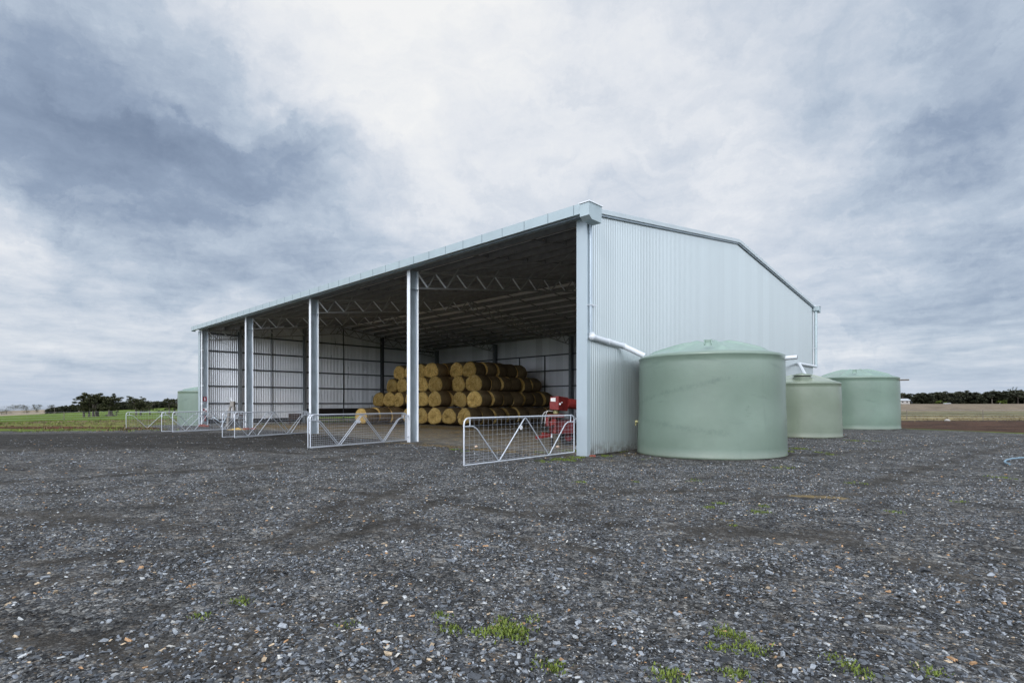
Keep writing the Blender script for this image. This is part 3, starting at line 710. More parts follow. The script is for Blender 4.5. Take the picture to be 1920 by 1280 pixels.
# rainwater heads and downpipes
def rainhead(x0, x1, y0, y1, z0, z1, chy):
    b = MB(); prof = [(y0, z0 + .11), (chy, z0 + .01), (y1, z0), (y1, z1), (y0, z1)]
    b.prism(prof, (x0, x1)); o = b.build('rainwater_head', M['gutter_metal'], shed)
    b = MB(); b.box(x0 - .03, x1 + .03, y0 - .03, y1 + .03, z1 + .006, z1 + .03); b.build('lid', M['galv_bright'], o)
rainhead(.14, .47, -.52, .10, 6.93, 7.41, -.38)
rainhead(.04, .36, WY - .12, WY + .22, 7.02, 7.38, WY + .0)
def elbowed(pts, r):  # round the corners of a pipe
    out = [Vector(pts[0])]
    for i in range(1, len(pts) - 1):
        p, q, s2 = Vector(pts[i - 1]), Vector(pts[i]), Vector(pts[i + 1]); a = (p - q).normalized() * r; c = (s2 - q).normalized() * r
        for k in range(6):
            t = k / 5; out.append((q + a) * (1 - t) ** 2 + q * 2 * t * (1 - t) + (q + c) * t ** 2)
    out.append(Vector(pts[-1])); return out
b = MB(); b.tube([(.075, .10, 7.0), (.075, .10, 3.66)], .050, 14); dp = b.build('downpipe', M['galv'], shed)
b = MB(); b.box(.03, .045, -.03, .36, 4.55, 4.58); b.box(.125, .14, -.03, .36, 4.55, 4.58); b.build('pipe_bracket', M['pvc'], dp)
b = MB(); b.tube(elbowed([(.11, .10, 3.74), (.13, .12, 3.60), (.15, 1.76, 3.46), (.75, 2.05, 3.12)], .10), .085, 16); dp = b.build('drain_pipe', M['pvc'], shed); dp['label'] = 'white pipe feeding the nearest tank'
b = MB(); b.ball((.13, .12, 3.61), .112, 9); b.build('pipe_joint', M['pvc'], dp)
b = MB(); b.tube([(.15, .9, 3.532), (.15, .98, 3.525)], .096, 16); b.build('pipe_joint', M['pvc'], dp)
b = MB(); b.tube([(.15, 1.70, 3.465), (.17, 1.80, 3.45)], .098, 16); b.build('pipe_joint', M['pvc'], dp)
b = MB(); b.tube([(.16, WY - .03, 7.05), (.16, WY - .03, 3.86)], .085, 14); dp = b.build('downpipe', M['gutter_metal'], shed)
b = MB(); b.box(.0, .26, WY - .13, WY - .115, 4.9, 4.93); b.build('pipe_bracket', M['pvc'], dp)
b = MB(); b.tube(elbowed([(.16, WY + .05, 3.82), (.16, 19.45, 3.83), (2.0, 14.2, 2.86)], .12), .08, 14); dp = b.build('drain_pipe', M['pvc'], shed); dp['label'] = 'white pipe feeding the olive tank'
b = MB(); b.tube([(.15, 19.6, 3.83), (.15, 19.48, 3.83)], .09, 14); b.build('pipe_joint', M['pvc'], dp)
# frames
def ibeam(b, x, y, z0, z1, dy=.43, fw=.2, along='y'):
    t = .016
    if along == 'y':
        b.box(x - .007, x + .007, y + t, y + dy - t, z0, z1); b.cur = 1
        b.box(x - fw / 2, x + fw / 2, y, y + t, z0, z1); b.box(x - fw / 2, x + fw / 2, y + dy - t, y + dy, z0, z1); b.cur = 0
    else:
        b.box(x, x + t, y - fw / 2, y + fw / 2, z0, z1); b.box(x + t, x + dy - t, y - .007, y + .007, z0, z1); b.box(x + dy - t, x + dy, y - fw / 2, y + fw / 2, z0, z1)
for i, x in enumerate(FR):
    zb = gz(x, .2) - .05
    b = MB(); ibeam(b, x, .0, zb, 7.16); c = b.build('column', [M['galv'], M['galv_bright']], shed)  # flanges brighter than the web: light on their facing put into colour
    b = MB(); b.box(x - .097, x - .009, .018, .41, 6.38, 6.40); b.box(x + .009, x + .097, .018, .41, 6.38, 6.40); b.build('stiffener', M['galv'], c)
    b = MB(); b.box(x - .3, x + .3, -.15, .6, zb - .02, zb + .065); b.build('base_plate', M['concrete'], c, .01)
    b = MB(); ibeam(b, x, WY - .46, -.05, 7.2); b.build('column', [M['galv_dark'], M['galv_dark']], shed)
# bright strips over the inner columns' front flanges paint in the yard light
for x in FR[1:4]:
    b = MB(); b.box(x - .104, x + .104, -.012, -.002, -.02, 7.15); b.build('lit_flange_strip', M['galv_bright'], shed)
def ztop(y): return 7.09 + .127 * min(y, WY - y)
def zbot(y): return 6.41 + .134 * min(y, WY - y)
for x in FR[1:]:
    b = MB(); ym = WY / 2
    for (ya, yb) in ((.43, ym), (WY - .46, ym)):
        b.bar((x, ya, ztop(ya)), (x, yb, ztop(yb)), .075, .075)
    tr = b.build('truss', M['steel_truss'], shed)
    b = MB()
    for (ya, yb) in ((.43, ym), (WY - .46, ym)): b.bar((x, ya, zbot(ya)), (x, yb, zbot(yb)), .065, .065)
    b.build('bottom_chord', M['steel_truss'], tr)
    ks = [.43] + [1.39 + 1.2 * k for k in range(9)]
    for side in (0, 1):
        for k, yt in enumerate(ks):
            f = (lambda y: y) if side == 0 else (lambda y: WY - y)
            yb_ = (yt + .60) if k else .98
            b = MB(); b.bar((x, f(yt), ztop(yt) - .02), (x, f(yb_), zbot(yb_) + .02), .05, .05); b.build('web_brace', M['galv_bright'] if side == 0 else M['steel_truss'], tr)  # front-slope braces coloured brighter, painting in light from the open side
            yn = ks[k + 1] if k + 1 < len(ks) else ym
            b = MB(); b.bar((x, f(yb_), zbot(yb_) + .02), (x, f(yn), ztop(yn) - .02), .045, .045); b.build('web_brace', M['steel_truss'], tr)
        for k in range(1, 9, 2):                          # fly braces up to the purlins
            yb_ = ks[k] + .6; f = (lambda y: y) if side == 0 else (lambda y: WY - y)
            b = MB(); b.bar((x, f(yb_), zbot(yb_)), (x + .95, f(yb_), zroof(yb_) - .16), .035, .035); b.build('fly_brace', M['steel_truss'], tr)
PY = [.55 + 1.17 * k for k in range(9)] + [WY / 2 - .28]
for side in (0, 1):
    for k, y in enumerate(PY):
        yy = y if side == 0 else WY - y
        b = MB(); zt = zroof(y) - .025; b.box(-LX + .03, -.03, yy - .006, yy + .006, zt - .24, zt); b.box(-LX + .03, -.03, yy, yy + .065, zt - .24, zt - .228); b.box(-LX + .03, -.03, yy - .065, yy, zt - .012, zt - .001)
        b.build('purlin', M['steel_purlin'], shed)
for i in range(4):
    for fr_ in (.33, .67):
        x = FR[i] + (FR[i + 1] - FR[i]) * fr_
        for side in (0, 1):
            b = MB()
            for k in range(len(PY) - 1):
                y0, y1 = PY[k] + .06, PY[k + 1] - .06; g = (lambda y: y) if side == 0 else (lambda y: WY - y)
                b.bar((x, g(y0), zroof(y0) - .15), (x, g(y1), zroof(y1) - .15), .03, .06)
                b.box(x - .07, x + .07, min(g(y1), g(y1 + .05)), max(g(y1), g(y1 + .05)), zroof(y1) - .22, zroof(y1) - .08)
            b.build('purlin_bridging', M['steel_purlin'], shed)
# tension rods under the roof of the end bay
for p, q in (((-.4, 1.2, 7.35), (-9.0, 8.5, 8.2)), ((-9.0, 1.2, 7.2), (-.4, 8.5, 8.2))):
    b = MB(); b.tube([p, q], .009, 6); b.build('brace_rod', M['steel_truss'], shed)
# wall framing of the far end
for k, z in enumerate((.26, 1.64, 2.98, 4.33, 5.68, 7.0)):
    b = MB(); ye = WY - .1
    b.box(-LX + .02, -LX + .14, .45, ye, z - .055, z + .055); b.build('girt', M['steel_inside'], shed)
for y, wdt in ((5.34, .07), (11.8, .07)):
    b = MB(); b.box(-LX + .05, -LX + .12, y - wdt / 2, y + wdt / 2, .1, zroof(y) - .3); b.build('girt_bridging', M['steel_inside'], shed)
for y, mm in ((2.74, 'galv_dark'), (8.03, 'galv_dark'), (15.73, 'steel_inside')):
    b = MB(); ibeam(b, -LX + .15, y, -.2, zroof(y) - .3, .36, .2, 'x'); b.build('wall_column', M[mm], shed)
b = MB(); b.box(-LX - .03, -LX + .03, 8.2, WY, .42, 1.20); b.box(-LX - .03, -LX + .03, .2, 8.2, .1, .42)
b.mi = [0] * len(b.f); o = b.build('lower_panel', M['panel_dark'], shed); 
b = MB(); b.box(-LX - .02, -LX + .02, .02, 8.2, .02 - .2, .44); b.build('kick_sheet', M['sheet_left'], shed)
# back wall framing
for z in (.26, 1.75, 3.1, 4.43, 5.75):
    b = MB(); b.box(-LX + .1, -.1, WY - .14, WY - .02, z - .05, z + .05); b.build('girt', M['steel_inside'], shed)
for i in range(4):
    for fr_ in (1 / 3, 2 / 3):
        x = FR[i] + (FR[i + 1] - FR[i]) * fr_
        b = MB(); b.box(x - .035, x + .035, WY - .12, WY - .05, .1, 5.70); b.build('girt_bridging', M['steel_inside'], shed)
# near end wall framing (inside face)
for z in (.26, 1.64, 2.98, 4.33, 5.68, 7.0):
    b = MB(); b.box(-.15, -.03, .45, WY - .5, z - .055, z + .055); b.build('girt', M['galv_dark'], shed)
for y in (7.5, 15.0):
    b = MB(); ibeam(b, -.52, y, -.05, zroof(y) - .3, .36, .2, 'x'); b.build('wall_column', M['galv_dark'], shed)

# ------------------------------------------------------------------ gates
GH = 1.12
def gate_proto(L):
    root = empty('farm_gate', (0, 0, 0))
    b = MB(); H = GH; c = .14
    path = [(0, 0, 0), (0, 0, H - c)] + [(c - c * math.cos(t), 0, H - c + c * math.sin(t)) for t in (math.pi / 6, math.pi / 3, math.pi / 2)]
    path += [(L - c + c * math.sin(t), 0, H - c + c * math.cos(t)) for t in (0, math.pi / 6, math.pi / 3, math.pi / 2)] + [(L, 0, 0)]
    b.tube(path, .020, 8); b.tube([(0, 0, 0), (L, 0, 0)], .019, 8)
    b.build('frame', M['tube_white'], root)
    b = MB(); zr = H - .20
    W_ = [(.0, zr), (.085 * L - .08, zr), (.085 * L + .06, zr - .07), (.27 * L - .05, .05), (.27 * L, .018), (.27 * L + .05, .05), (.5 * L - .07, H - .08), (.5 * L, H - .03), (.5 * L + .07, H - .08), (.73 * L - .05, .05), (.73 * L, .018), (.73 * L + .05, .05), (.915 * L - .06, zr - .07), (.915 * L + .08, zr), (L, zr)]
    b.tube([(x, -.012, z) for x, z in W_], .016, 8)
    b.build('stay', M['tube_white'], root)
    for x in (.04 * L, .958 * L):
        b = MB(); b.tube([(x, 0, zr), (x, 0, H)], .015, 8); b.build('spacer', M['tube_white'], root)
    b = MB(); n = int(L / .165)
    for k in range(1, n): b.tube([(L * k / n, .012, .0), (L * k / n, .012, H)], .0020, 4, False)
    zs_ = []; z = .0; st = .052
    while z < H - .08: z += st; st *= 1.095; zs_.append(z)
    for z in zs_: b.tube([(.01, .014, min(z, H - .03)), (L - .01, .014, min(z, H - .03))], .0020, 4, False)
    b.build('wire_mesh', M['wire'], root)
    b = MB(); b.tube([(.535 * L, -.026, .83), (.535 * L, -.034, .83)], .062, 18); b.build('badge', M['sign_white'], root)
    b = MB(); b.ball((.535 * L, -.036, .83), .022, 6, (1, .3, 1)); b.build('badge_mark', M['brick'], root)
    for z in (.12, H - .14):
        b = MB(); b.tube([(-.12, 0, z), (0, 0, z)], .012, 6); b.tube([(-.12, 0, z - .05), (-.12, 0, z + .06)], .013, 6); b.build('hinge', M['tube_white'], root)
    b = MB(); b.tube([(.02, .03, H - .08), (-.08, .04, H - .16), (-.12, .02, H - .30)], .007, 5); b.build('chain', M['galv_dark'], root)
    return root
def gate_place(root, hx, hy, px, L, z, tilt=0.0):
    # swing the gate so that its free end stands where it was left open
    v = ray(px, HY); o = Vector((CAM[0], CAM[1])); dv = Vector((v.x, v.y)); h = Vector((hx, hy))
    A = dv.dot(dv); B = 2 * dv.dot(o - h); C = (o - h).dot(o - h) - L * L; D = B * B - 4 * A * C
    t = (-B - math.sqrt(max(D, 0))) / (2 * A) if D > 0 else -B / (2 * A)
    p = o + dv * t; ang = math.atan2(p.y - hy, p.x - hx)
    root.location = (hx, hy, z); root.rotation_euler = (0, tilt, ang)
L_ = 4.72
g0 = gate_proto(L_)
GT = [(g0, -.40, -.10, 870, .14, 'galvanised mesh gate hung on the near right corner post'),
      (None, -9.20, -.10, 577.5, .10, 'front mesh gate of the pair open at the first inner column'),
      (None, -9.02, -.16, 582, .11, 'mesh gate folded back behind its twin at the first inner column'),
      (None, -18.10, -.10, 417, .09, 'mesh gate reaching farther left of the pair at the second inner column'),
      (None, -17.9, -.14, 440, .10, 'shorter looking mesh gate of the pair at the second inner column'),
      (None, -27.10, -.10, 303, .02, 'mesh gate reaching farther left of the pair at the third inner column'),
      (None, -26.9, -.14, 324, .03, 'shorter looking mesh gate of the pair at the third inner column'),
      (None, -36.0, -.10, 236.5, -.10, 'farthest mesh gate standing out left of the shed by the green tank')]
for r_, hx, hy, px, z, lab in GT:
    if r_ is None: r_ = copy_tree(g0)
    gate_place(r_, hx, hy, px, L_, z); tag(r_, lab, 'gate', 'mesh farm gates standing open along the shed front')

# ------------------------------------------------------------------ round bales
def bale_mesh(seed):
    rg = np.random.default_rng(seed); n = 40; RX, RZ, HL = .80, .69, .61
    V, Fs, mi = [], [], []
    def ring(y, k, rough):
        rr = []
        for j in range(n):
            a = 2 * math.pi * j / n; q = mnoise.noise(Vector((math.cos(a) * 1.5 + seed, y * 2, math.sin(a) * 1.5))) * .085
            q2 = rg.normal(0, rough); rx = (RX * (1 + q)) * k; rz = (RZ * (1 + q)) * k; sz = math.sin(a)
            if sz < -.72: sz = -.72 - (-.72 - sz) * .45
            rx = rx * (1 + .05 * (seed % 3)) * (1 - .06 * sz); rz = rz * (1 - .02 * (seed % 4))
            rr.append((rx * math.cos(a) * 1.0, y + q2 * 1.2, rz * sz + q2 * .6))
        return rr
    prof = [(-HL - .05, .001), (-HL + .0, .10), (-HL - .075, .22), (-HL - .045, .36), (-HL - .075, .50), (-HL - .04, .66), (-HL - .01, .82), (-HL + .04, .93), (-HL + .11, .99), (-HL * .4, 1.02), (0, 1.01), (HL * .4, 1.02), (HL - .09, 1.0), (HL - .035, .955), (HL, .86), (HL + .02, .5), (HL + .02, .001)]
    for i, (y, k) in enumerate(prof): V += ring(y, k, .024 if (i < 8 or i > 13) else .006)
    for i in range(len(prof) - 1):
        for j in range(n):
            Fs.append((i * n + j, (i + 1) * n + j, (i + 1) * n + (j + 1) % n, i * n + (j + 1) % n)); mi.append(0 if (i < 8 or i > 11) else 1)
    me = bpy.data.meshes.new('round_bale'); me.from_pydata(V, [], Fs); me.materials.append(M['bale_end']); me.materials.append(M['bale_side'])
    me.polygons.foreach_set('material_index', mi); me.polygons.foreach_set('use_smooth', [True] * len(Fs)); me.update(); return me
BM = [bale_mesh(s) for s in (1, 2, 3, 4, 5, 6, 7, 8, 9)]
BGRP = 'round straw bales stacked inside the shed'
bale_no = 0
def bale(x, y, z, lab):
    global bale_no
    o = bpy.data.objects.new('round_bale', BM[(bale_no * 4) % 9]); bale_no += 1; link(o)
    o.location = (x + random.uniform(-.03, .03), y + random.uniform(-.11, .09), z + random.uniform(-.015, .015))
    o.rotation_euler = (random.uniform(-.03, .03), random.uniform(-.16, .16), random.uniform(-.09, .09)); s = random.uniform(.97, 1.03); o.scale = (s, 1, s)
    tag(o, lab, 'bale', BGRP); return o
ORD = ['first', 'second', 'third', 'fourth', 'fifth', 'sixth', 'seventh', 'eighth']
LB = 1.22
TIERS = [  # name, front plane y, centre z, x of each end face (left to right), number set back at right, bales along the right-hand side
    ('bottom', 12.6, .66, [-26.35, -24.65, -22.98, -21.27, -19.55], 0, 7, None),
    ('second', 13.35, 1.93, [-31.7, -30.15, -28.6, -27.0, -25.45, -23.85], 2, 6, [-22.25, -20.7]),
    ('third', 13.95, 3.14, [-30.75, -29.15, -27.6, -26.3, -24.75], 2, 5, [-23.1, -21.5]),
    ('top', 14.45, 4.26, [-30.1, -28.6, -27.2, -25.7], 2, 4, [-24.1, -22.5])]
for nm, y0, z, xs, nb, ns, bx in TIERS:
    for k, x in enumerate(xs):
        bale(x, y0, z, f'{nm} tier straw bale facing the yard, {ORD[k]} from the left')
        o = bale(x, y0 + LB, z, f'{nm} tier straw bale hidden behind the {ORD[k]} front bale from the left')
    if nb:
        for k, x in enumerate(bx):
            bale(x, y0 + LB, z, f'set back {nm} tier straw bale, {("left" if k == 0 else "right")} one of two by the right corner')
            if k == 0: bale(x, y0 + 2 * LB, z, f'{nm} tier straw bale hidden behind the left set back bale')
        xr, ys = bx[-1], y0 + 2 * LB
    else: xr, ys = xs[-1], y0 + LB
    # the right-hand face of the stack runs back to the rear wall
    st = [o_ for o_ in bpy.data.objects if o_.name.startswith('round_bale') and nb == 0 and abs(o_.location.x - xr) < .1 and abs(o_.location.y - ys) < .2]
    if nb == 0:
        for o_ in st: o_['label'] = f'{nm} tier straw bale along the right side, second from the front'; 
        ys += LB; k0 = 1
    else: k0 = 0
    for k in range(k0, ns):
        bale(xr, ys + (k - k0) * LB * .99, z, f'{nm} tier straw bale along the right side, {ORD[k + 1]} from the front')
for k, y in enumerate((9.45, 10.68, 11.9)):
    bale(-27.95, y, .66, f'floor bale left of the stack, {ORD[k]} from the front in its row')
# (bottom tier continues behind that row)
for k, x in enumerate((-32.8, -31.2, -29.6)):
    bale(x, 13.4, .66, f'shadowed floor bale under the left end of the stack, {ORD[k]} from the left')

# ------------------------------------------------------------------ tanks
def tank(name_label, x, y, zb, Rb, Rt, zr, za, mname, cone=False, lug=None, overflow=None, yaw=0.0, hatch=None, dome=True):
    root = empty('water_tank', (x, y, zb), yaw, label=name_label, cat='water tank')
    n = 128; prof = [(Rb - .03, 0.0), (Rb + .004, .02), (Rb + .004, .07), (Rb - .012, .13)]
    for k in range(1, 16):
        t = k / 16; prof.append((Rb + (Rt - Rb) * t - .012 + .006 * math.sin(t * 9), .13 + (zr - .2) * t))
    prof += [(Rt - .014, zr - .075), (Rt + .004, zr - .05), (Rt + .004, zr - .02), (Rt - .018, zr + .012), (Rt - .06, zr + .036), (Rt - .12, zr + .055)]
    V, Fs = [], []
    for i, (r, z) in enumerate(prof):
        for j in range(n):
            a = 2 * math.pi * j / n; q = mnoise.noise(Vector((math.cos(a) * 1.2 + x, math.sin(a) * 1.2 + y, z * .9))) * .022
            V.append(((r + q) * math.cos(a), (r + q) * math.sin(a), z))
    m = len(prof)
    for i in range(m - 1):
        for j in range(n): Fs.append((i * n + j, i * n + (j + 1) % n, (i + 1) * n + (j + 1) % n, (i + 1) * n + j))
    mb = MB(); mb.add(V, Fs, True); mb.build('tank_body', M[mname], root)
    # roof
    V, Fs = [], []; nr = 22; r0 = Rt - .12; z0 = zr + .055
    for i in range(nr + 1):
        t = i / nr; r = r0 * (1 - t)
        for j in range(n):
            a = 2 * math.pi * j / n
            if cone: z = z0 + (za - z0) * (t ** .96)
            else:
                z = z0 + (za - z0) * math.sin(t * math.pi / 2) ** 1.15
            rib = math.cos(a * 4 + .6); ribk = max(0, (abs(rib) - .90) / .10)
            if .08 < t < .82: z += (.075 if not cone else .04) * ribk * min(1, (t - .08) / .08, (.82 - t) / .15)
            V.append((r * math.cos(a), r * math.sin(a), z))
    for i in range(nr):
        for j in range(n): Fs.append((i * n + j, i * n + (j + 1) % n, (i + 1) * n + (j + 1) % n, (i + 1) * n + j))
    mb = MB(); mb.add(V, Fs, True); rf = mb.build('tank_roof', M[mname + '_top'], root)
    return root, rf
def facing(x, y): return math.atan2(CAM[1] - y, CAM[0] - x)
t1, r1 = tank('largest green poly water tank, nearest to the shed corner', 2.29, 3.34, .04, 2.215, 2.15, 3.00, 3.50, 'tank_green')
def lug(root, parent, ang, Rt, z, mname, s=1.0):
    b = MB(); r = Rt * .80; c, s_ = math.cos(ang), math.sin(ang); tx, ty = -s_, c
    P = lambda u, rr, zz_: (rr * c + u * tx, rr * s_ + u * ty, zz_)
    b.add([P(-.12 * s, r, z), P(.12 * s, r, z), P(.10 * s, r + .25 * s, z - .17 * s), P(-.10 * s, r + .25 * s, z - .17 * s), P(-.12 * s, r, z + .09 * s), P(.12 * s, r, z + .09 * s), P(.13 * s, r + .28 * s, z - .13 * s), P(-.13 * s, r + .28 * s, z - .13 * s)], [(0, 1, 2, 3), (4, 7, 3, 0), (1, 5, 6, 2), (4, 5, 1, 0)])
    b.tube([P(-.13 * s, r + .02, z + .09 * s), P(-.13 * s, r + .3 * s, z - .14 * s)], .018, 6); b.tube([P(.13 * s, r + .02, z + .09 * s), P(.13 * s, r + .3 * s, z - .14 * s)], .018, 6)
    b.build('lifting_lug', M[mname], parent)
fa = facing(2.29, 3.34)
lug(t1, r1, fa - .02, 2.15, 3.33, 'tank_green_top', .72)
v = math.radians(12)
b = MB(); b.tube([(2.08 * math.cos(v), 2.08 * math.sin(v), 2.90), (2.46 * math.cos(v), 2.46 * math.sin(v), 2.92)], .062, 14); ov = b.build('overflow_pipe', M['pvc'], t1)
b = MB(); b.tube([(2.462 * math.cos(v), 2.462 * math.sin(v), 2.92), (2.465 * math.cos(v), 2.465 * math.sin(v), 2.92)], .05, 14); b.build('pipe_mouth', M['black_rubber'], ov)
v = math.radians(178)
# outlet fitting low on the wall side, seen in the gap between wall and tank
va = fa - 1.5
b = MB(); b.tube([(2.20 * math.cos(va), 2.20 * math.sin(va), .98), (2.28 * math.cos(va), 2.28 * math.sin(va), .98)], .05, 10); b.tube([(2.26 * math.cos(va), 2.26 * math.sin(va), 1.0), (2.26 * math.cos(va), 2.26 * math.sin(va), .86)], .025, 8); b.build('outlet_valve', M['brass'], t1)
# worn moulded maker's marks: low embossed strokes, no longer legible
b = MB(); ea = fa + .50
rg = random.Random(4)
for k in range(26):
    z = .55 + k * .085 + rg.uniform(-.01, .01)
    if 1.55 < z < 1.85: continue
    for q in range(2):
        a0 = ea + rg.uniform(-.045, .045); w_ = rg.choice([.012, .05]); h_ = .012 if w_ > .02 else .05
        rr = 2.188 - .062 * z / 3.0; c0 = (rr * math.cos(a0), rr * math.sin(a0))
        b.bar((c0[0] - math.sin(a0) * -w_, c0[1] + math.cos(a0) * -w_, z), (c0[0] - math.sin(a0) * w_, c0[1] + math.cos(a0) * w_, z), .012, h_)
b.build('embossed_marks', M['tank_green'], t1)
t2, r2 = tank('smaller olive water tank with a cone roof, between the two green ones', 1.745, 14.46, .08, 1.66, 1.60, 2.47, 2.98, 'tank_olive', cone=True)
# hatch: a raised round manhole on the cone facing the yard
fa2 = facing(1.745, 14.46) + .02
b = MB(); hc = (1.02 * math.cos(fa2), 1.02 * math.sin(fa2))
b.tube([(hc[0], hc[1], 2.50), (hc[0], hc[1], 2.74)], .36, 28); ht = b.build('hatch_rim', M['tank_olive'], r2)
b = MB(); b.tube([(hc[0], hc[1], 2.74), (hc[0], hc[1], 2.785)], .33, 28); b.build('hatch_shadow_gap', M['black_rubber'], ht)
b = MB(); b.tube([(hc[0], hc[1], 2.785), (hc[0], hc[1], 2.83), (hc[0], hc[1], 2.87)], [.40, .40, .25], 28); b.build('hatch_lid', M['tank_olive'], ht)
t3, r3 = tank('far green water tank behind the olive one, at the back corner of the shed', 1.30, 26.6, .06, 2.42, 2.36, 3.14, 3.72, 'tank_green2')
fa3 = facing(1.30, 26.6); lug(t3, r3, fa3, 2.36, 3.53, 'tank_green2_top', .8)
v = math.radians(0)
b = MB(); b.tube([(2.3 * math.cos(v), 2.3 * math.sin(v), 2.98), (2.82 * math.cos(v), 2.82 * math.sin(v), 2.98)], .045, 10); b.build('overflow_pipe', M['timber'], t3)
va = fa3 - 1.35
b = MB(); b.tube([(2.4 * math.cos(va), 2.4 * math.sin(va), .28), (2.62 * math.cos(va), 2.62 * math.sin(va), .25)], .06, 10); ov = b.build('outlet_valve', M['black_rubber'], t3)
t4, r4 = tank('pale green water tank half hidden behind the far left corner of the shed', -38.45, 1.2, -.26, 2.1, 2.05, 2.85, 3.2, 'tank_green')

# ------------------------------------------------------------------ things in and around the shed
# red auger behind the near gate (local x runs to the viewer's right)
P = 20.0 / F
ax, ay = gpt(1033, 836)
au = empty('grain_auger', (ax, ay, 0), YAW, label='red grain auger head on a stand behind the nearest gate', cat='auger')
def lx(px): return (px - 1033) * P
def lz(py): return CH + (HY - py) * P
b = MB(); # drive housing: six-sided casing turned towards the camera
hx = [(lx(1031), lz(744)), (lx(1047), lz(742)), (lx(1048), lz(769)), (lx(1030.5), lz(769)), (lx(1030), lz(757))]
V = [(lx(1030), -.12, lz(768)), (lx(1030), -.12, lz(757)), (lx(1031.5), -.12, lz(743.5)), (lx(1046.5), -.30, lz(741.5)), (lx(1046.5), -.30, lz(768.5)),
     (lx(1065), .02, lz(771)), (lx(1069), .04, lz(757)), (lx(1067), .04, lz(744.5)), (lx(1052), .45, lz(744)), (lx(1036), .36, lz(745)), (lx(1036), .36, lz(768)), (lx(1055), .45, lz(770))]
b.add(V, [(0, 4, 3, 2, 1), (4, 5, 6, 7, 3), (3, 7, 8, 9, 2), (1, 2, 9, 10, 0), (5, 11, 8, 7, 6), (10, 9, 8, 11), (0, 10, 11, 5, 4)])
b.build('drive_housing', M['red_paint'], au, .012)
b = MB(); b.add([(lx(1032), -.146, lz(752)), (lx(1041), -.246, lz(752.5)), (lx(1041), -.246, lz(745.0)), (lx(1032), -.146, lz(745.5)), (lx(1032), -.142, lz(752)), (lx(1041), -.242, lz(752.5)), (lx(1041), -.242, lz(745.0)), (lx(1032), -.142, lz(745.5))], [(0, 1, 2, 3), (4, 7, 6, 5), (0, 4, 5, 1), (2, 6, 7, 3)]); b.build('label_plate', M['white_label'], au)
b = MB(); b.tube([(lx(1049), -.30, lz(757)), (lx(1049), -.36, lz(757))], .035, 10); b.tube([(lx(1053), -.24, lz(754)), (lx(1053), -.29, lz(754))], .02, 8); b.build('shaft_end', M['galv_bright'], au)
b = MB(); b.tube([(lx(1066), .12, lz(756)), (lx(1118), .40, lz(762))], .19, 20); b.build('auger_tube', M['red_paint'], au)
b = MB(); b.tube([(lx(1043), -.02, lz(776)), (lx(1043), -.02, lz(769))], .11, 16); b.build('bearing_collar', M['brass'], au)
b = MB(); b.box(lx(1026), lx(1058), -.22, .3, lz(783), lz(777)); b.box(lx(1022), lx(1028), -.2, -.05, lz(800), lz(783)); b.build('turntable', M['red_paint'], au, .01)
b = MB(); b.box(lx(1033), lx(1043), -.12, .1, lz(814), lz(783)); b.box(lx(1030), lx(1034), -.1, .15, lz(812), lz(790)); b.build('stand', M['red_paint'], au, .01)
b = MB(); b.add([(lx(1045), 0, lz(815)), (lx(1076), 0, lz(815)), (lx(1080), 0, lz(790)), (lx(1044), 0, lz(788)), (lx(1048), .7, lz(815)), (lx(1076), .7, lz(815)), (lx(1084), .7, lz(788)), (lx(1044), .7, lz(788))], [(0, 1, 2, 3), (4, 7, 6, 5), (0, 4, 5, 1), (1, 5, 6, 2), (2, 6, 7, 3), (3, 7, 4, 0)]); b.build('hopper', M['red_dark'], au, .01)
b = MB(); b.bar((lx(1003), -.2, lz(822)), (lx(1034), -.05, lz(817)), .12, .12); b.bar((lx(1016), -.1, lz(814)), (lx(1034), .2, lz(816)), .08, .08); b.build('drawbar', M['red_paint'], au, .01)
b = MB(); b.tube([(lx(1034), -.1, lz(814)), (lx(1034), -.1, lz(822))], .035, 10); b.cur = 1; b.tube([(lx(1034.5), -.1, lz(822)), (lx(1034.5), -.1, .03)], .05, 10); b.tube([(lx(1034.5), -.1, .03), (lx(1034.5), -.1, .0)], .09, 12); b.build('jack_stand', [M['galv_bright'], M['black_rubber']], au)
b = MB()
for (x0, x1, x2) in ((1036, 1020, 1016), (1032, 1024, 1022)):
    b.tube([(lx(x0), -.1, lz(771)), (lx((x0 + x1) / 2 - 1), -.16, lz(770)), (lx(x1), -.2, lz(773)), (lx(x2), -.2, lz(779)), (lx(x2 - 1), -.18, lz(795))], .010, 6)
b.build('hose', M['white_label'], au)
b = MB()
for k in range(4):
    x = 1010 + k * 4; b.tube([(lx(1040), -.1, lz(796)), (lx(x + 10), -.2, lz(805 + k * 3)), (lx(x + 3), -.22, lz(800)), (lx(x), -.2, lz(785 + k * 3))], .009, 5)
b.build('hose', M['black_rubber'], au)
b = MB(); b.tube([(lx(1068), .2, .33), (lx(1068), .42, .33)], .33, 20); wh = b.build('wheel', M['black_rubber'], au)
b = MB(); b.tube([(lx(1068), .18, .33), (lx(1068), .21, .33)], .15, 16); b.build('rim', M['red_dark'], wh)

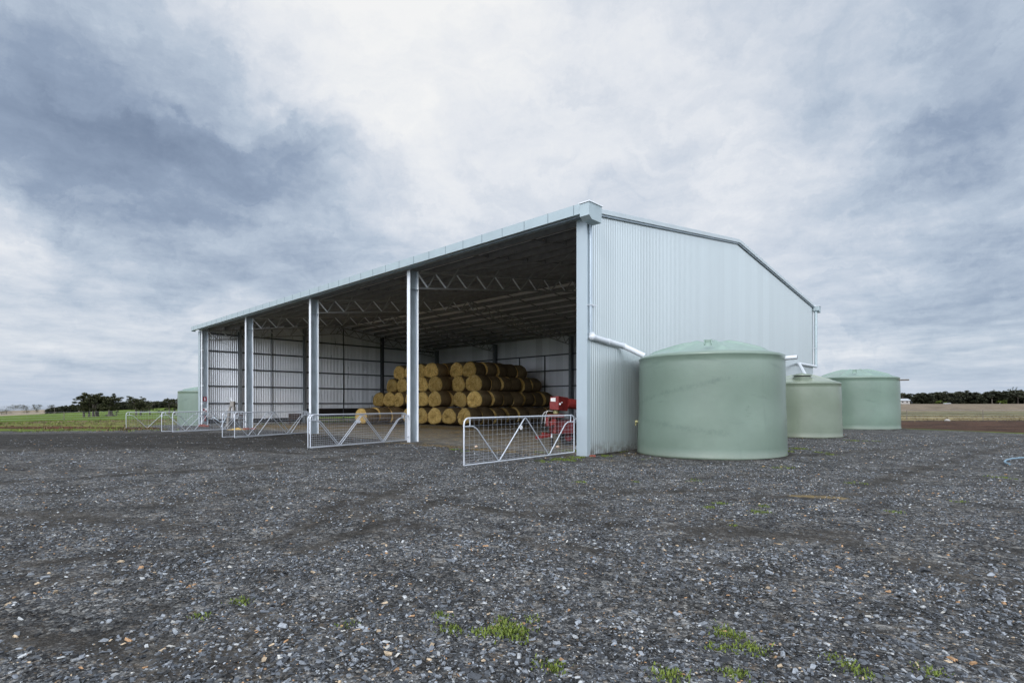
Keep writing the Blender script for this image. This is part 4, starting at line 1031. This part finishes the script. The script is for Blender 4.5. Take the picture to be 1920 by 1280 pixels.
# silver grey implement near the far left column
P2 = 37.5 / F; _a = (436 - CX) * P2; mx, my = CAM[0] + _a * RIGHT[0] + 37.5 * FWD[0], CAM[1] + _a * RIGHT[1] + 37.5 * FWD[1]
im = empty('farm_implement', (mx, my, -.05), YAW, label='worn silvery steel farm implement with a tall upright arm in the far left bay', cat='implement')
def l2(px, py): return ((px - 436) * P2, CH + (HY - py) * P2 + .05)
def tb(b, pts, r, n=8): b.tube([(l2(*p)[0], dy_, l2(*p)[1]) for p, dy_ in pts], r, n)
b = MB(); tb(b, [((427, 800), 0), ((428, 785), 0), ((430, 768), .02), ((434, 757), .05)], [.10, .10, .09, .07]); b.build('mast', M['old_steel'], im)
b = MB(); x, z = l2(436, 757); b.box(x - .13, x + .14, -.12, .12, z - .18, z + .18); x, z = l2(438, 765); b.box(x - .06, x + .10, -.1, .1, z - .2, z + .12); b.build('arm_head', M['old_steel'], im, .02)
b = MB(); tb(b, [((435, 752), 0), ((434, 748), 0), ((433.5, 744.5), 0)], .022, 6); tb(b, [((437, 752), 0), ((437.5, 747), 0), ((438, 743), 0)], .018, 6); tb(b, [((433, 750), .05), ((431, 747.5), .08)], .016, 6); b.build('spike', M['galv_bright'], im)
b = MB(); tb(b, [((417, 802), -.2), ((421, 790), -.1), ((425, 781), 0), ((430, 777), 0)], .035); tb(b, [((424, 803), .2), ((424, 792), .1), ((426, 783), .05)], .028); b.build('leg', M['galv'], im)
b = MB(); tb(b, [((398, 786), -.1), ((401, 782), -.1), ((407, 785), -.1), ((412, 790), -.05), ((425, 791), 0)], .035); b.build('drawbar', M['galv'], im)
b = MB(); x0, z0 = l2(428, 787); x1, z1 = l2(458, 800)
b.box(x0, x1, .1, .6, z1, z1 + .10); b.box(x0, x0 + .05, .1, .6, z1, z0); b.box(x1 - .05, x1, .1, .6, z1, z0); b.box(x0, x1, .12, .17, z0 - .06, z0); b.build('frame', M['rust_dark'], im)
b = MB(); x, z = l2(443, 776); b.box(x - .15, x + .45, .1, .5, z - .22, z + .12); b.build('gearbox', M['rust_dark'], im, .02)
for px in (440, 456):
    b = MB(); x, z = l2(px, 795); b.tube([(x, -.02, .24), (x, .10, .24)], .22, 16); wh = b.build('wheel', M['black_rubber'], im)
    b = MB(); b.tube([(x, -.03, .24), (x, -.01, .24)], .11, 12); b.build('rim', M['rust_dark'], wh)
# dark rusty trolley
tx, ty = -32.3, 5.6
tr = empty('steel_trolley', (tx, ty, -.02), YAW + .2, label='dark rusty steel trolley against the far end wall', cat='trolley')
b = MB(); b.box(-.42, .42, -.3, .3, .42, .86); b.build('tray', M['rust_dark'], tr, .02)
for sx in (-.36, .36):
    for sy in (-.25, .25):
        b = MB(); b.box(sx - .03, sx + .03, sy - .03, sy + .03, .0, .42); b.build('leg', M['rust_dark'], tr)
b = MB(); b.tube([(.42, 0, .8), (.62, 0, .9), (.62, 0, 1.0)], .02, 6); b.build('handle', M['galv_dark'], tr)
# spilt grain
def mound(name, cx, cy, rx, ry, h, mt, lab, cat, ang=0):
    V, Fs = [], []; n, m = 36, 10
    for i in range(m + 1):
        t = i / m
        for j in range(n):
            a = 2 * math.pi * j / n; k = 1 + .16 * mnoise.noise(Vector((math.cos(a) * 2 + cx, math.sin(a) * 2, t * 2)))
            x, y = rx * t * k * math.cos(a), ry * t * k * math.sin(a)
            V.append((x, y, h * (1 - t) ** 1.3 * (1 + .25 * mnoise.noise(Vector((x * 3, y * 3, 1)))) - .01 * t))
    for i in range(m):
        for j in range(n): Fs.append((i * n + j, (i + 1) * n + j, (i + 1) * n + (j + 1) % n, i * n + (j + 1) % n))
    b = MB(); b.add(V, Fs, True); o = b.build(name, M[mt], None); o.location = (cx, cy, gz(cx, cy)); o.rotation_euler = (0, 0, ang); return tag(o, lab, cat)
gx, gy = gpt(446, 806.5, -.05); mound('grain_heap', gx, gy, .72, .35, .13, 'grain', 'low yellow heap of spilt grain beside the third inner column', 'grain heap', YAW)
# bricks and stones
def brick(px, py, zz_, lab, k=1.0, n=1, ang=.3, mt='brick', nm='brick', cat='brick'):
    x, y = gpt(px, py, zz_); b = MB(); b.box(-.115 * k, .115 * k, -.055 * k, .055 * k, 0, .076 * k)
    o = b.build(nm, M[mt], None, .008); o.location = (x, y, gz(x, y)); o.rotation_euler = (0, 0, YAW + ang); tag(o, lab, cat); return o
brick(379, 802.5, -.2, 'red brick lying left of the farthest column foot', 2.2)
brick(386.5, 803, -.2, 'paler red brick lying right of the farthest column foot', 1.7)
brick(461, 806.5, -.05, 'dark red brick lying left of the third inner column foot', 1.5)
brick(473.5, 806.5, -.05, 'dark red brick lying right of the third inner column foot', 1.5)
brick(1110.5, 856.5, 0, 'orange brick lying at the foot of the near corner of the side wall', .8)
def stone(px, py, k, lab, mt='pale_stone'):
    x, y = gpt(px, py); b = MB(); b.ball((0, 0, 0), k, 7, (1, .8, .6)); rg = random.Random(px)
    b.v = [(p[0] * rg.uniform(.85, 1.15), p[1] * rg.uniform(.85, 1.15), p[2] * rg.uniform(.85, 1.15)) for p in b.v]
    o = b.build('stone', M[mt], None); o.location = (x, y, gz(x, y) + k * .35); tag(o, lab, 'stone')
stone(1046, 839, .075, 'round pale pink stone lying beside the nearest gate')
stone(893, 838, .07, 'pale pink stone seen through the left end of the nearest gate')
stone(1776, 790, .22, 'white stone on the bare soil right of the far tank', 'house_white')
# blue pipe at the right edge
pts = [(1960, 858), (1935, 861), (1912, 863.5), (1897, 865.5), (1887, 868), (1883.5, 871), (1886, 874), (1893, 876.5)]
b = MB(); b.tube([(*gpt(*p), gz(*gpt(*p)) + .04 + .03 * (i > 1)) for i, p in enumerate(pts)], .021, 10); o = b.build('poly_pipe', M['blue_poly'], None); tag(o, 'pale blue plastic pipe curving on the gravel at the right edge', 'pipe')

# fire signs on the farthest column
def sign(px, z, wd, hh, kind, lab):
    x, y = -35.79, .0
    sg = empty('fire_sign', (x + .012, .22, z), 0, label=lab, cat='sign')
    b = MB(); b.box(0, .004, -wd / 2, wd / 2, -hh / 2, hh / 2); b.build('plate', M['sign_red'] if kind == 'a' else M['sign_white'], sg)
    b = MB()
    if kind == 'a':   # white extinguisher pictogram on red
        b.box(.004, .007, -.035, .035, -hh * .34, hh * .12); b.box(.004, .007, -.015, .015, hh * .12, hh * .3); b.box(.004, .007, -.06, .0, hh * .26, hh * .32)
        b.build('pictogram', M['sign_white'], sg)
    else:
        b.box(.004, .007, -wd * .4, -wd * .05, -hh * .1, hh * .38); b.box(.004, .007, wd * .05, wd * .4, -hh * .4, hh * .0); b.box(.004, .007, -wd * .3, wd * .1, -hh * .4, -hh * .3)
        b.build('pictogram', M['sign_red'], sg)
sign(382, 1.98, .25, .34, 'a', 'red sign with a white pictogram on the farthest column')
sign(382, 1.12, .32, .34, 'b', 'white and red notice plate on the farthest column, under the red sign')
fx = empty('fire_extinguisher', (-35.66, .22, .30), 0, label='dark red fire extinguisher hanging on the farthest column', cat='fire extinguisher')
b = MB(); b.tube([(0, 0, 0), (0, 0, .36), (0, 0, .42)], [.07, .07, .035], 14); b.build('cylinder', M['red_dark'], fx)
b = MB(); b.tube([(0, 0, .42), (0, 0, .48)], .03, 8); b.bar((0, -.02, .48), (0, .1, .50), .02, .02); b.build('valve', M['black_rubber'], fx)
b = MB(); b.tube([(0, .03, .45), (0, .12, .38), (0, .11, .15)], .014, 6); b.build('hose', M['black_rubber'], fx)

# ------------------------------------------------------------------ trees
def leaves(P_, sz, name, mname, parent=None, flat=.5):
    n = len(P_); ya = RNG.uniform(0, 2 * math.pi, n); pt = RNG.normal(0, flat, n)
    u = np.stack([np.cos(ya), np.sin(ya), np.zeros(n)], 1); v = np.stack([-np.sin(ya) * np.cos(pt), np.cos(ya) * np.cos(pt), np.sin(pt) - .3], 1)
    s = (sz * RNG.uniform(.5, 1.3, n))[:, None]
    A = P_ - u * s * .6; B = P_ + v * s * .45; C = P_ + u * s * .6; D = P_ - v * s * .45
    V = np.stack([A, B, C, D], 1).reshape(-1, 3); Fq = np.arange(n * 4).reshape(-1, 4)
    t = np.repeat(RNG.uniform(0, 1, n) ** 1.5, 4)
    return np_mesh(name, V, Fq, M[mname], parent, cols={'tone': np.stack([t] * 3, 1)})
def clumps(C, Rd, per):
    out = []
    for c, r in zip(C, Rd):
        m = int(per * 2.0 * r ** 1.6) + 22; p = RNG.normal(0, 1, (m, 3)); p /= np.linalg.norm(p, axis=1)[:, None] + 1e-6
        p *= (RNG.uniform(.25, 1, (m, 1)) ** .5) * r; p[:, 2] *= .55; out.append(p + c)
    return np.concatenate(out)
def tree(px, b_, ybase, ytop, wpx, lab, trunks=2, nm='gum_tree', grp='gum trees in the left paddock', dens=240, low=.32):
    a_ = (px - CX) / F * b_; x = CAM[0] + a_ * RIGHT[0] + b_ * FWD[0]; y = CAM[1] + a_ * RIGHT[1] + b_ * FWD[1]
    zb = gz(x, y) - .05; H = (ybase - ytop) / F * b_; Wd = wpx / F * b_ / 2
    root = empty(nm, (x, y, zb), random.uniform(0, 6), label=lab, cat='tree', group=grp)
    b = MB(); C, Rd = [], []; rg = random
    for k in range(trunks):
        ox = (k - (trunks - 1) / 2) * Wd * .45; oy = rg.uniform(-.3, .3) * Wd
        lean = rg.uniform(-.15, .15) * H
        top = Vector((ox + lean, oy + rg.uniform(-.1, .1) * H, H * rg.uniform(.5, .62)))
        b.tube([(ox, oy, -.1), (ox + lean * .2, oy, H * .2), (ox + lean * .6, oy, H * .4), tuple(top)], [.045 * H + .04, .034 * H + .02, .025 * H, .014 * H], 7)
        for q in range(6):
            a = rg.uniform(0, 6.28); rr = Wd * rg.uniform(.3, .85); e = Vector((top.x * .6 + rr * math.cos(a), top.y * .6 + rr * math.sin(a) * .8, H * rg.uniform(.58, .93)))
            s0 = Vector((ox + lean * .5, oy, H * rg.uniform(.3, .5))); mid = (s0 + e) / 2 + Vector((0, 0, H * .06))
            b.tube([s0, mid, e], [.016 * H, .010 * H, .004 * H], 5)
            for w_ in range(3):
                C.append((e.x + rg.uniform(-.12, .12) * Wd, e.y + rg.uniform(-.12, .12) * Wd, e.z + rg.uniform(-.07, .06) * H)); Rd.append(rg.uniform(.10, .22) * min(Wd, H * .6))
    for q in range(int(16 * trunks if nm == 'gum_tree' else 10) + (int(Wd / H * 16) + 8 if nm == 'distant_tree' else 0)):
        a = rg.uniform(0, 6.28); rr = Wd * rg.uniform(.1, .8); C.append((rr * math.cos(a), rr * math.sin(a), H * rg.uniform(low - .06, .82))); Rd.append(rg.uniform(.16, .32) * min(Wd, H * .6) if nm != 'distant_tree' else H * rg.uniform(.18, .34))
    b.build('trunk', M['bark'], root)
    Pp = clumps(np.array(C), np.array(Rd), dens); leaves(Pp, .022 * H + .05, 'crown', 'leaf', root)
    return root
tree(158, 118, 783, 741, 44, 'gum tree at the left of the big dark clump, with a bare upright branch', 2)
tree(181, 124, 783, 739, 50, 'widest dark gum tree in the middle of the big clump', 3)
tree(205, 119, 782, 737, 44, 'gum tree at the right of the big clump, crown leaning right', 2)
tree(262, 122, 780, 744, 50, 'spreading gum tree standing alone right of the big clump', 2)
tree(283, 128, 780, 752, 30, 'small gum tree close beside the spreading one', 1)
tree(322, 124, 777, 742, 30, 'round headed gum tree left of the pale green tank', 2)
tree(340, 128, 777, 745, 32, 'gum tree partly hidden by the pale green tank', 2)
tree(218, 126, 782, 769, 9, 'tiny bare sapling beside the fallen log', 1, dens=30)
tree(300, 130, 778, 768, 10, 'tiny shrub like sapling between the gum trees', 1, dens=60)
# far hill trees
for px, yb, yt, wpx, bb_, lab in ((20, 766, 759, 30, 560, 'distant low tree at the far left of the hill crest'), (32, 767, 758, 26, 560, 'leftmost dark copse tree on the hill crest'), (43, 767, 758, 18, 560, 'tall dark copse tree on the hill crest'), (51, 767, 761, 9, 560, 'small tree right of the hill copse'), (64, 767, 758, 8, 560, 'slim tree on the crest, left of the pair'), (73, 767, 758, 13, 560, 'tree on the crest, right of the pair'), (96, 772, 758, 12, 420, 'tall tree at the left tip of the dark wood'),
                                   (14, 778, 768, 26, 380, 'grey bushy tree low on the hillside at far left'), (52, 776, 766, 20, 400, 'dark bushy tree halfway down the hillside'), (70, 776, 767, 14, 400, 'small dark tree on the hillside right of the bushy one'), (5, 779, 772, 16, 370, 'low shrub tree at the left edge of the hillside')):
    tree(px, bb_, yb, yt, wpx, lab, 1, 'distant_tree', 'distant trees on the pale hill', dens=26, low=.13)
def wood(name, p0, p1, b0, prof, lab, n=260, depth=26, per=60, lf=.55, seed=2):
    rg = np.random.default_rng(seed); C, Rd = [], []
    for k in range(n):
        px = rg.uniform(p0, p1); bb_ = b0 + rg.uniform(0, depth); a_ = (px - CX) / F * bb_
        x = CAM[0] + a_ * RIGHT[0] + bb_ * FWD[0]; y = CAM[1] + a_ * RIGHT[1] + bb_ * FWD[1]; zb = gz(x, y)
        yt = np.interp(px, [q[0] for q in prof], [q[1] for q in prof]); H = max(1.0, CH + (HY - yt) / F * bb_ - zb) * rg.uniform(.70, 1.08)
        m = 8
        for q in range(m):
            f = rg.uniform(0, 1) ** .8; C.append((x + rg.normal(0, .22 * H), y + rg.normal(0, .22 * H), zb + H * (f * .93))); Rd.append(H * rg.uniform(.10, .2))
    P_ = clumps(np.array(C), np.array(Rd), per); o = leaves(P_, lf, name, 'leaf_far', None); return tag(o, lab, 'wood', kind='stuff')
wood('wood', 88, 380, 262, [(88, 766), (110, 762), (150, 757), (200, 753), (260, 753), (300, 752), (350, 754), (380, 754)], 'dark line of dense trees behind the green paddock on the left', 330, 26, 42, .5, 2)
wood('wood', 1640, 2060, 300, [(1640, 740), (1700, 738), (1760, 735), (1800, 733), (1840, 736), (1890, 732), (1920, 732), (2060, 733)], 'dark scrubby wood beyond the dry paddock on the right', 420, 30, 42, .6, 3)
for px, yt, lab in ((1693, 731, 'thin flat topped gum rising above the wood, nearest the far tank'), (1731, 733, 'small round topped gum above the wood, second from the far tank'), (1757, 731, 'wide flat topped gum above the middle of the right wood'), (1800, 730, 'gum with a small pointed top above the right wood'), (1862, 727, 'gum with layered plates of leaves above the right wood'), (1897, 723, 'tallest open gum above the right wood'), (1908, 726, 'flat crowned gum just right of the tallest one'), (1919, 728, 'gum crown cut by the right edge of the photo')):
    tree(px, 305, 756, yt, 15, lab, 1, 'tall_gum_tree', 'gum trees standing out of the right wood', dens=20, low=.72)
# yellow-green bushes at the foot of the wood
for px, lab in ((1764, 'yellow green bush at the foot of the right wood, above the white trough'), (1878, 'small yellow green bush farther right along the wood')):
    bb_ = 296; a_ = (px - CX) / F * bb_; x = CAM[0] + a_ * RIGHT[0] + bb_ * FWD[0]; y = CAM[1] + a_ * RIGHT[1] + bb_ * FWD[1]; z = gz(x, y)
    root = empty('bush', (x, y, z), 0, label=lab, cat='bush')
    C = [(random.uniform(-2, 2), random.uniform(-1, 1), random.uniform(.3, 1.6)) for _ in range(10)]
    leaves(clumps(np.array(C), np.full(10, .8), 50), .4, 'crown', 'grass_blade', root); b = MB(); b.tube([(0, 0, -.1), (0, 0, 1.2)], .08, 6); b.build('stem', M['bark'], root)

# farmhouse and trough at the edge of the wood
def far_pt(px, b_):
    a_ = (px - CX) / F * b_; x = CAM[0] + a_ * RIGHT[0] + b_ * FWD[0]; y = CAM[1] + a_ * RIGHT[1] + b_ * FWD[1]; return x, y, gz(x, y)
x, y, z = far_pt(1697, 292)
h = empty('farmhouse', (x, y, z), YAW, label='small white walled farmhouse with a pale roof at the edge of the wood', cat='house')
b = MB(); b.box(-2.6, 2.6, 0, 4, 0, 1.9); b.build('wall', M['house_white'], h)
b = MB(); b.add([(-3, -.4, 1.8), (3, -.4, 1.8), (3, 2, 2.9), (-3, 2, 2.9), (-3, 4.4, 1.8), (3, 4.4, 1.8)], [(0, 1, 2, 3), (3, 2, 5, 4), (0, 3, 4), (1, 5, 2), (0, 4, 5, 1)]); b.build('roof', M['roof_pale'], h)
for wx in (-1.3, 1.1):
    b = MB(); b.box(wx - .4, wx + .4, -.03, -.005, .7, 1.4); b.build('window', M['panel_dark'], h)
x, y, z = far_pt(1777, 286)
h = empty('water_trough', (x, y, z), YAW, label='long white water trough in the dry paddock below the wood', cat='trough')
b = MB(); b.box(-1.7, 1.7, 0, .9, .08, .5); b.build('basin', M['roof_pale'], h, .05)
b = MB(); b.box(-1.6, 1.6, .08, .82, 0, .08); b.build('plinth', M['concrete'], h)
# fallen log
x, y, z = far_pt(207, 121); b = MB(); b.tube([(-1.1, 0, .12), (-.4, .1, .2), (.5, 0, .18), (1.2, -.1, .1)], [.12, .2, .2, .1], 8); b.tube([(.3, 0, .2), (.6, .1, .5)], .05, 6)
o = b.build('fallen_log', M['bark'], None); o.location = (x, y, z + .05); o.rotation_euler = (0, 0, YAW); tag(o, 'dark fallen log in the paddock right of the big tree clump', 'log')

def fence(pts, ph, lab, sp=7.0):
    root = empty('wire_fence', (*pts[0], gz(*pts[0])), label=lab, cat='fence'); o0 = Vector((*pts[0], gz(*pts[0])))
    P_ = []
    for (x0, y0), (x1, y1) in zip(pts, pts[1:]):
        n = max(1, int(math.hypot(x1 - x0, y1 - y0) / sp))
        for k in range(n): P_.append((x0 + (x1 - x0) * k / n, y0 + (y1 - y0) * k / n))
    P_.append(pts[-1])
    for p in P_:
        z = gz(*p); b = MB(); q = Vector((*p, z)) - o0; b.tube([q + Vector((0, 0, -.1)), q + Vector((0, 0, ph))], .035, 6); b.build('post', M['timber'], root)
    for hh in (.25, .5, .75, .98):
        b = MB(); b.tube([Vector((*p, gz(*p) + ph * hh)) - o0 for p in P_], .005, 4, False); b.build('wire', M['wire'], root)
def wp(px, b_): return far_pt(px, b_)[:2]
fence([wp(-140, 60), wp(120, 61), wp(345, 62)], 1.0, 'low wire fence between the rough strip and the green paddock', 7)
fence([wp(1640, 54), wp(1700, 54), wp(1843, 54), wp(2060, 54)], .95, 'faint wire fence along the far edge of the bare soil on the right', 7.6)
x, y, z = far_pt(102, 255); o = MB().tube([(0, 0, 0), (0, 0, 3.2)], .07, 6).build('power_pole', M['timber'], None); o.location = (x, y, z); tag(o, 'thin pale pole at the left tip of the dark wood', 'pole')
print('objects', len(bpy.data.objects))
